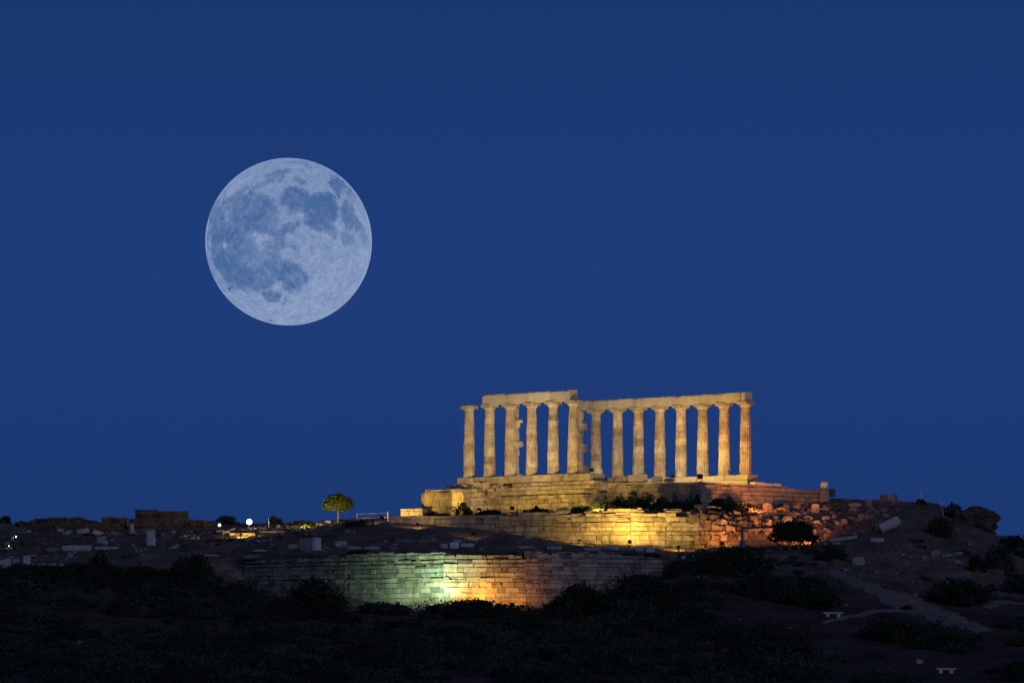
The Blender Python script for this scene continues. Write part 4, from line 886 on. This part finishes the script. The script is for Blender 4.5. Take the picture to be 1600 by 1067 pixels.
# aligned low blocks lit yellow near the lamps on the crest
B('long low stone kerb glowing yellow under the bright lamp', 'stone kerb', 379, 836, 42, 4, M_pod, dp=.7, tone=1.2)
B('rounded stone at the left end of the glowing kerb', 'stone block', 354, 835, 12, 6, M_pod, dp=.6, tone=1.2)
B('bright block on the crest between the lamp and the tree', 'stone block', 463, 828, 14, 7, M_pod, dp=.7, tone=1.2)
B('low stone strip right of the slim white post', 'stone kerb', 425, 832, 42, 3, M_pod, tone=.9)
B('pale stone on the crest left of the tree foot', 'stone block', 499, 819, 12, 3, M_pod, tone=1.0)
B('pale block at the foot of the round-topped tree', 'stone block', 512, 817, 11, 5, M_pod, tone=1.1)
B('low stone just right of the tree trunk', 'stone block', 548, 820, 8, 3, M_pod, tone=.9)
B('pale stone halfway between tree and fence post', 'stone block', 561, 817, 7, 3, M_pod, tone=1.0)
B('bright stone left of its twin near the fence post', 'stone block', 576, 819, 10, 4, M_pod, tone=1.1)
B('bright stone right of its twin near the fence post', 'stone block', 589, 819, 9, 5, M_pod, tone=1.2)

# the bright lamp on the crest
def lantern(px, py_lamp, py_foot, label, r_px, color, power, strength, d=None):
    p = hit(px, py_foot) if d is None else gp(px, d, 0); k = p.y/FPX; h = (HY-py_lamp)*k-p.z; r = empty('lamp', p); tag(r, label, 'lamp')
    mb = MB(); mb.tube((0, 0, -.1), (0, 0, h-r_px*k*0.8), 0.035, 0.03, 8); mb.build('pole', M_black, r)
    bm = bmesh.new(); bmesh.ops.create_icosphere(bm, subdivisions=3, radius=r_px*k, matrix=Matrix.Translation((0, 0, h)))
    me = bpy.data.meshes.new('globe'); bm.to_mesh(me); bm.free(); me.materials.append(glow('lit_globe', color, strength)); me.polygons.foreach_set('use_smooth', [True]*len(me.polygons))
    g = bpy.data.objects.new('globe', me); COL.objects.link(g); g.parent = r; g.visible_shadow = True
    mb = MB(); mb.tube((0, 0, h+r_px*k*0.85), (0, 0, h+r_px*k*1.15), r_px*k*0.5, r_px*k*0.15, 12); mb.build('cap', M_black, r)
    L = bpy.data.objects.new('lamp_light', bpy.data.lights.new('lamp_light', 'POINT')); COL.objects.link(L); L.parent = r; L.location = (0, -r_px*k*1.3, h); L.data.energy = power; L.data.color = color; L.data.shadow_soft_size = .05
    return r
lantern(389.5, 815, 826, 'bright white globe lamp on the left crest', 4.2, (1, .86, 1.0), 80, 9)
lantern(343, 820, 829, 'small upright white lamp left of the glowing kerb', 2.0, (1, .95, .8), 8, 8)
lantern(25, 838, 845, 'tiny white lamp among the greenish ruins at the left edge', 1.0, (.9, 1, .75), 9, 6)
lantern(14, 852.5, 856, 'tiny low greenish lamp at the left edge', 0.7, (.7, 1, .7), 6, 4)

# ---------------------------------------------------------------- floodlights of the monument, some added to fill dark parts
# shrubs on the lower wall, then terrace shrubs added to make shade bands
for k, (a, d, w1_, h1) in enumerate([(745, 358.9, 30, 5), (772, 358.8, 34, 7), (802, 358.7, 36, 9), (850, 359.2, 26, 5), (905, 361.0, 40, 7), (945, 362, 36, 6), (985, 363, 40, 8), (1018, 364, 34, 8), (640, 361.8, 30, 4), (560, 365.5, 40, 5)]):
    shrub('shrub', 'low dark shrub growing along the top edge of the lower wall', a, 0, w1_, h1, M_leafd, n_=900, leaf=0.07, seed=790+k, d=d, group='low shrubs along the top of the lower wall')
for k, (a, d, w1_, h1) in enumerate([(950, 388.6, 24, 17), (968, 388.0, 26, 24), (990, 387.8, 30, 25), (1012, 387.6, 28, 30), (1034, 387.6, 30, 22), (1056, 387.4, 28, 24), (1078, 387.4, 26, 25), (1090, 387.6, 18, 24), (1118, 388.8, 30, 18), (1140, 389.2, 28, 22), (1160, 389.6, 24, 17), (905, 388.4, 30, 12), (880, 389, 26, 10), (930, 388.4, 24, 15)]):
    shrub('shrub', 'low dark shrub in the row added as shade along the foot of the podium wall', a, 0, w1_, h1, M_leafd, n_=900, leaf=0.08, seed=760+k, d=d, group='row of low shrubs added as shade at the podium foot')  # added to make the shadow band at the podium foot
for k, (lab, a, d, w1_, h1) in enumerate([('dark shrub added as shade in the recess right of the yellow pier', 722, 390.3, 30, 20), ('dark shrub added as shade on the terrace below the left columns', 765, 388.6, 46, 7), ('dark shrub added as shade on the terrace under the middle of the near colonnade', 838, 385.7, 56, 8),
        ('dark shrub added as shade on the terrace left of the near podium corner', 905, 383.9, 40, 11), ('dark shrub added as shade on the terrace right of the near podium corner', 968, 383.9, 64, 22), ('dark shrub added as shade before the dim podium face, left of the sharp corner', 1050, 384.2, 70, 17), ('dark shrub added as shade under the podium side left of the orange rubble', 1150, 386, 66, 20), ('small dark shrub added as shade at the foot of the yellow pier', 682, 391.2, 44, 9)]):
    shrub('shrub', lab, a, 0, w1_, h1, M_leafd, n_=900, leaf=0.09, seed=700+k, d=d)  # added to darken the shaded terrace and recess, and to hide lamps
YEL = (1.0, 0.60, 0.10); WRM = (1.0, 0.74, 0.42); ORG = (1.0, 0.30, 0.07); GRN = (0.62, 1.0, 0.52)
F = floodlight
# foot of the lower wall
F(gp(674, 355.6), P(684, 358.2, 880), 'floodlight casting green light on the lower wall, hidden by shrubs', GRN, 2300, 130, blend=1)
F(gp(622, 356.8), P(612, 361.5, 895), 'floodlight casting dim green light on the left half of the lower wall', GRN, 820, 140, blend=1)
F(gp(738, 355.4), P(740, 357.4, 925), 'floodlight casting orange light on the lower wall, hidden by shrubs', (1.0, 0.48, 0.07), 1350, 140, blend=1)
F(gp(800, 354.9), P(803, 357.4, 925), 'small floodlight casting red-orange light on the lower wall beside the shrub', (1.0, 0.36, 0.06), 420, 140, blend=1)
F(gp(915, 351.0), P(920, 359, 890), 'faint pale floodlight in the scrub before the violet wall', (1.0, 0.86, 0.92), 230, 90, blend=1)
# upper wall
F(gp(984, 378.0, .3), P(986, 381, 806), 'floodlight glinting between bluish blocks below the yellow wall', YEL, 2200, 120, size=0.3, blend=1)
F(gp(905, 377.6), P(925, 382, 812), 'added floodlight in the dark grass before the left part of the yellow wall', YEL, 1000, 140, size=.24, blend=1)  # extra lamp added to widen the wash on the yellow wall
F(gp(1060, 377.0), P(1060, 382, 815), 'added floodlight in the dark grass before the right part of the yellow wall', YEL, 1050, 140, size=.24, blend=1)  # extra lamp added to carry the wash to the right
F(gp(740, 376.5, .35), P(735, 386, 800), 'faint amber floodlight low in the grass before the brown stretch of upper wall', (1.0, .58, .25), 190, 90, blend=1)
F(gp(652, 383.5, .3), P(650, 389, 808), 'added small amber floodlight on the slope before the left end of the upper wall', (1.0, .58, .22), 330, 110, size=.24, blend=1)  # added to warm the dim left end of the upper wall
# near colonnade and left steps, from the terrace behind the upper wall
F(gp(596, 391.5), P(690, 396, 780), 'floodlight at the left end of the steps aimed at the yellow pier', YEL, 1100, 110, blend=1)
F(gp(748, 389.8), P(770, 403, 740), 'floodlight on the terrace aimed at the left end of the near colonnade', YEL, 2100, 130, blend=1)
F(gp(838, 386.5), P(850, 398, 740), 'floodlight on the terrace aimed at the middle of the near colonnade', YEL, 2000, 130, blend=1)
F(gp(918, 384.8), P(905, 396, 745), 'floodlight on the terrace aimed at the corner of the near colonnade', YEL, 2500, 130, blend=1)
F(gp(800, 387.4), P(815, 400, 620), 'floodlight on the terrace aimed high at the near colonnade', (1.0, .90, .72), 3000, 70, blend=1)
F(P(688, 397.4, z=15.1), P(712, 404.5, 757), 'added unseen floodlight on a short stem behind the yellow pier, aimed at the steps', WRM, 520, 130, lift=1.5, blend=1)  # fill lamp added out of sight behind the pier to light the steps
# far colonnade
F(P(1093, 392.3, 752.3), P(1125, 401, 700), 'black floodlight seen from behind on the podium corner, aimed at the far columns', YEL, 2600, 150, size=0.5, blend=1)
F(P(925, 400.5, z=17.45), P(905, 411, 690), 'added unseen floodlight on the temple floor behind the corner column', WRM, 600, 140, blend=1)  # hidden fill lamp added for the anta pier by the corner
F(P(790, 404.6, z=17.45), P(806, 408, 690), 'added unseen floodlight on the temple floor behind the second and third columns', WRM, 170, 140, blend=1)  # hidden fill lamp added for the left anta pier
F(P(1006, 397.2, z=16.9), P(985, 407, 710), 'added unseen floodlight on the podium edge before the left far columns', WRM, 900, 150, blend=1)  # fill lamp added behind the loose blocks for the dark column feet
F(P(1052, 394.5, z=16.65), P(1045, 404, 710), 'added unseen floodlight on the podium edge before the middle far columns', WRM, 1100, 150, blend=1)  # second added fill lamp, for the lower halves of the middle columns
# red-orange side
F(gp(1170, 387.3, .4), P(1205, 396, 785), 'added unseen floodlight behind the crumbling wall casting red-orange light on the podium side', ORG, 2900, 105, blend=1)  # added out of sight to redden the podium side
F(gp(1272, 381.0, .3), P(1200, 390, 790), 'floodlight glowing orange behind the dark tree', ORG, 2300, 120, lens=20, emit=(1.0, .6, .2), blend=1)
F(gp(1128, 379.8), P(1150, 384, 820), 'floodlight before the crumbling wall end, casting orange light', (1.0, .33, .08), 620, 150, blend=1)
# crest
F(gp(376, 384.0, .15), P(378, 387.5, 832), 'small floodlight in the grass before the glowing kerb', YEL, 600, 150, size=.2, blend=1)
F(gp(478, 392.0, .2), P(470, 398, 822), 'small floodlight on the slope before the block between lamp and tree', YEL, 600, 150, size=.2, blend=1)
F(gp(505, 397, .15), P(528, 402, 790), 'floodlight in the grass left of the round-topped tree', (1.0, .82, .32), 430, 120, size=.25, blend=1)
F(gp(582, 391.8, .2), P(580, 397, 820), 'small floodlight on the slope below the rope fence', YEL, 320, 140, size=.2, blend=1)
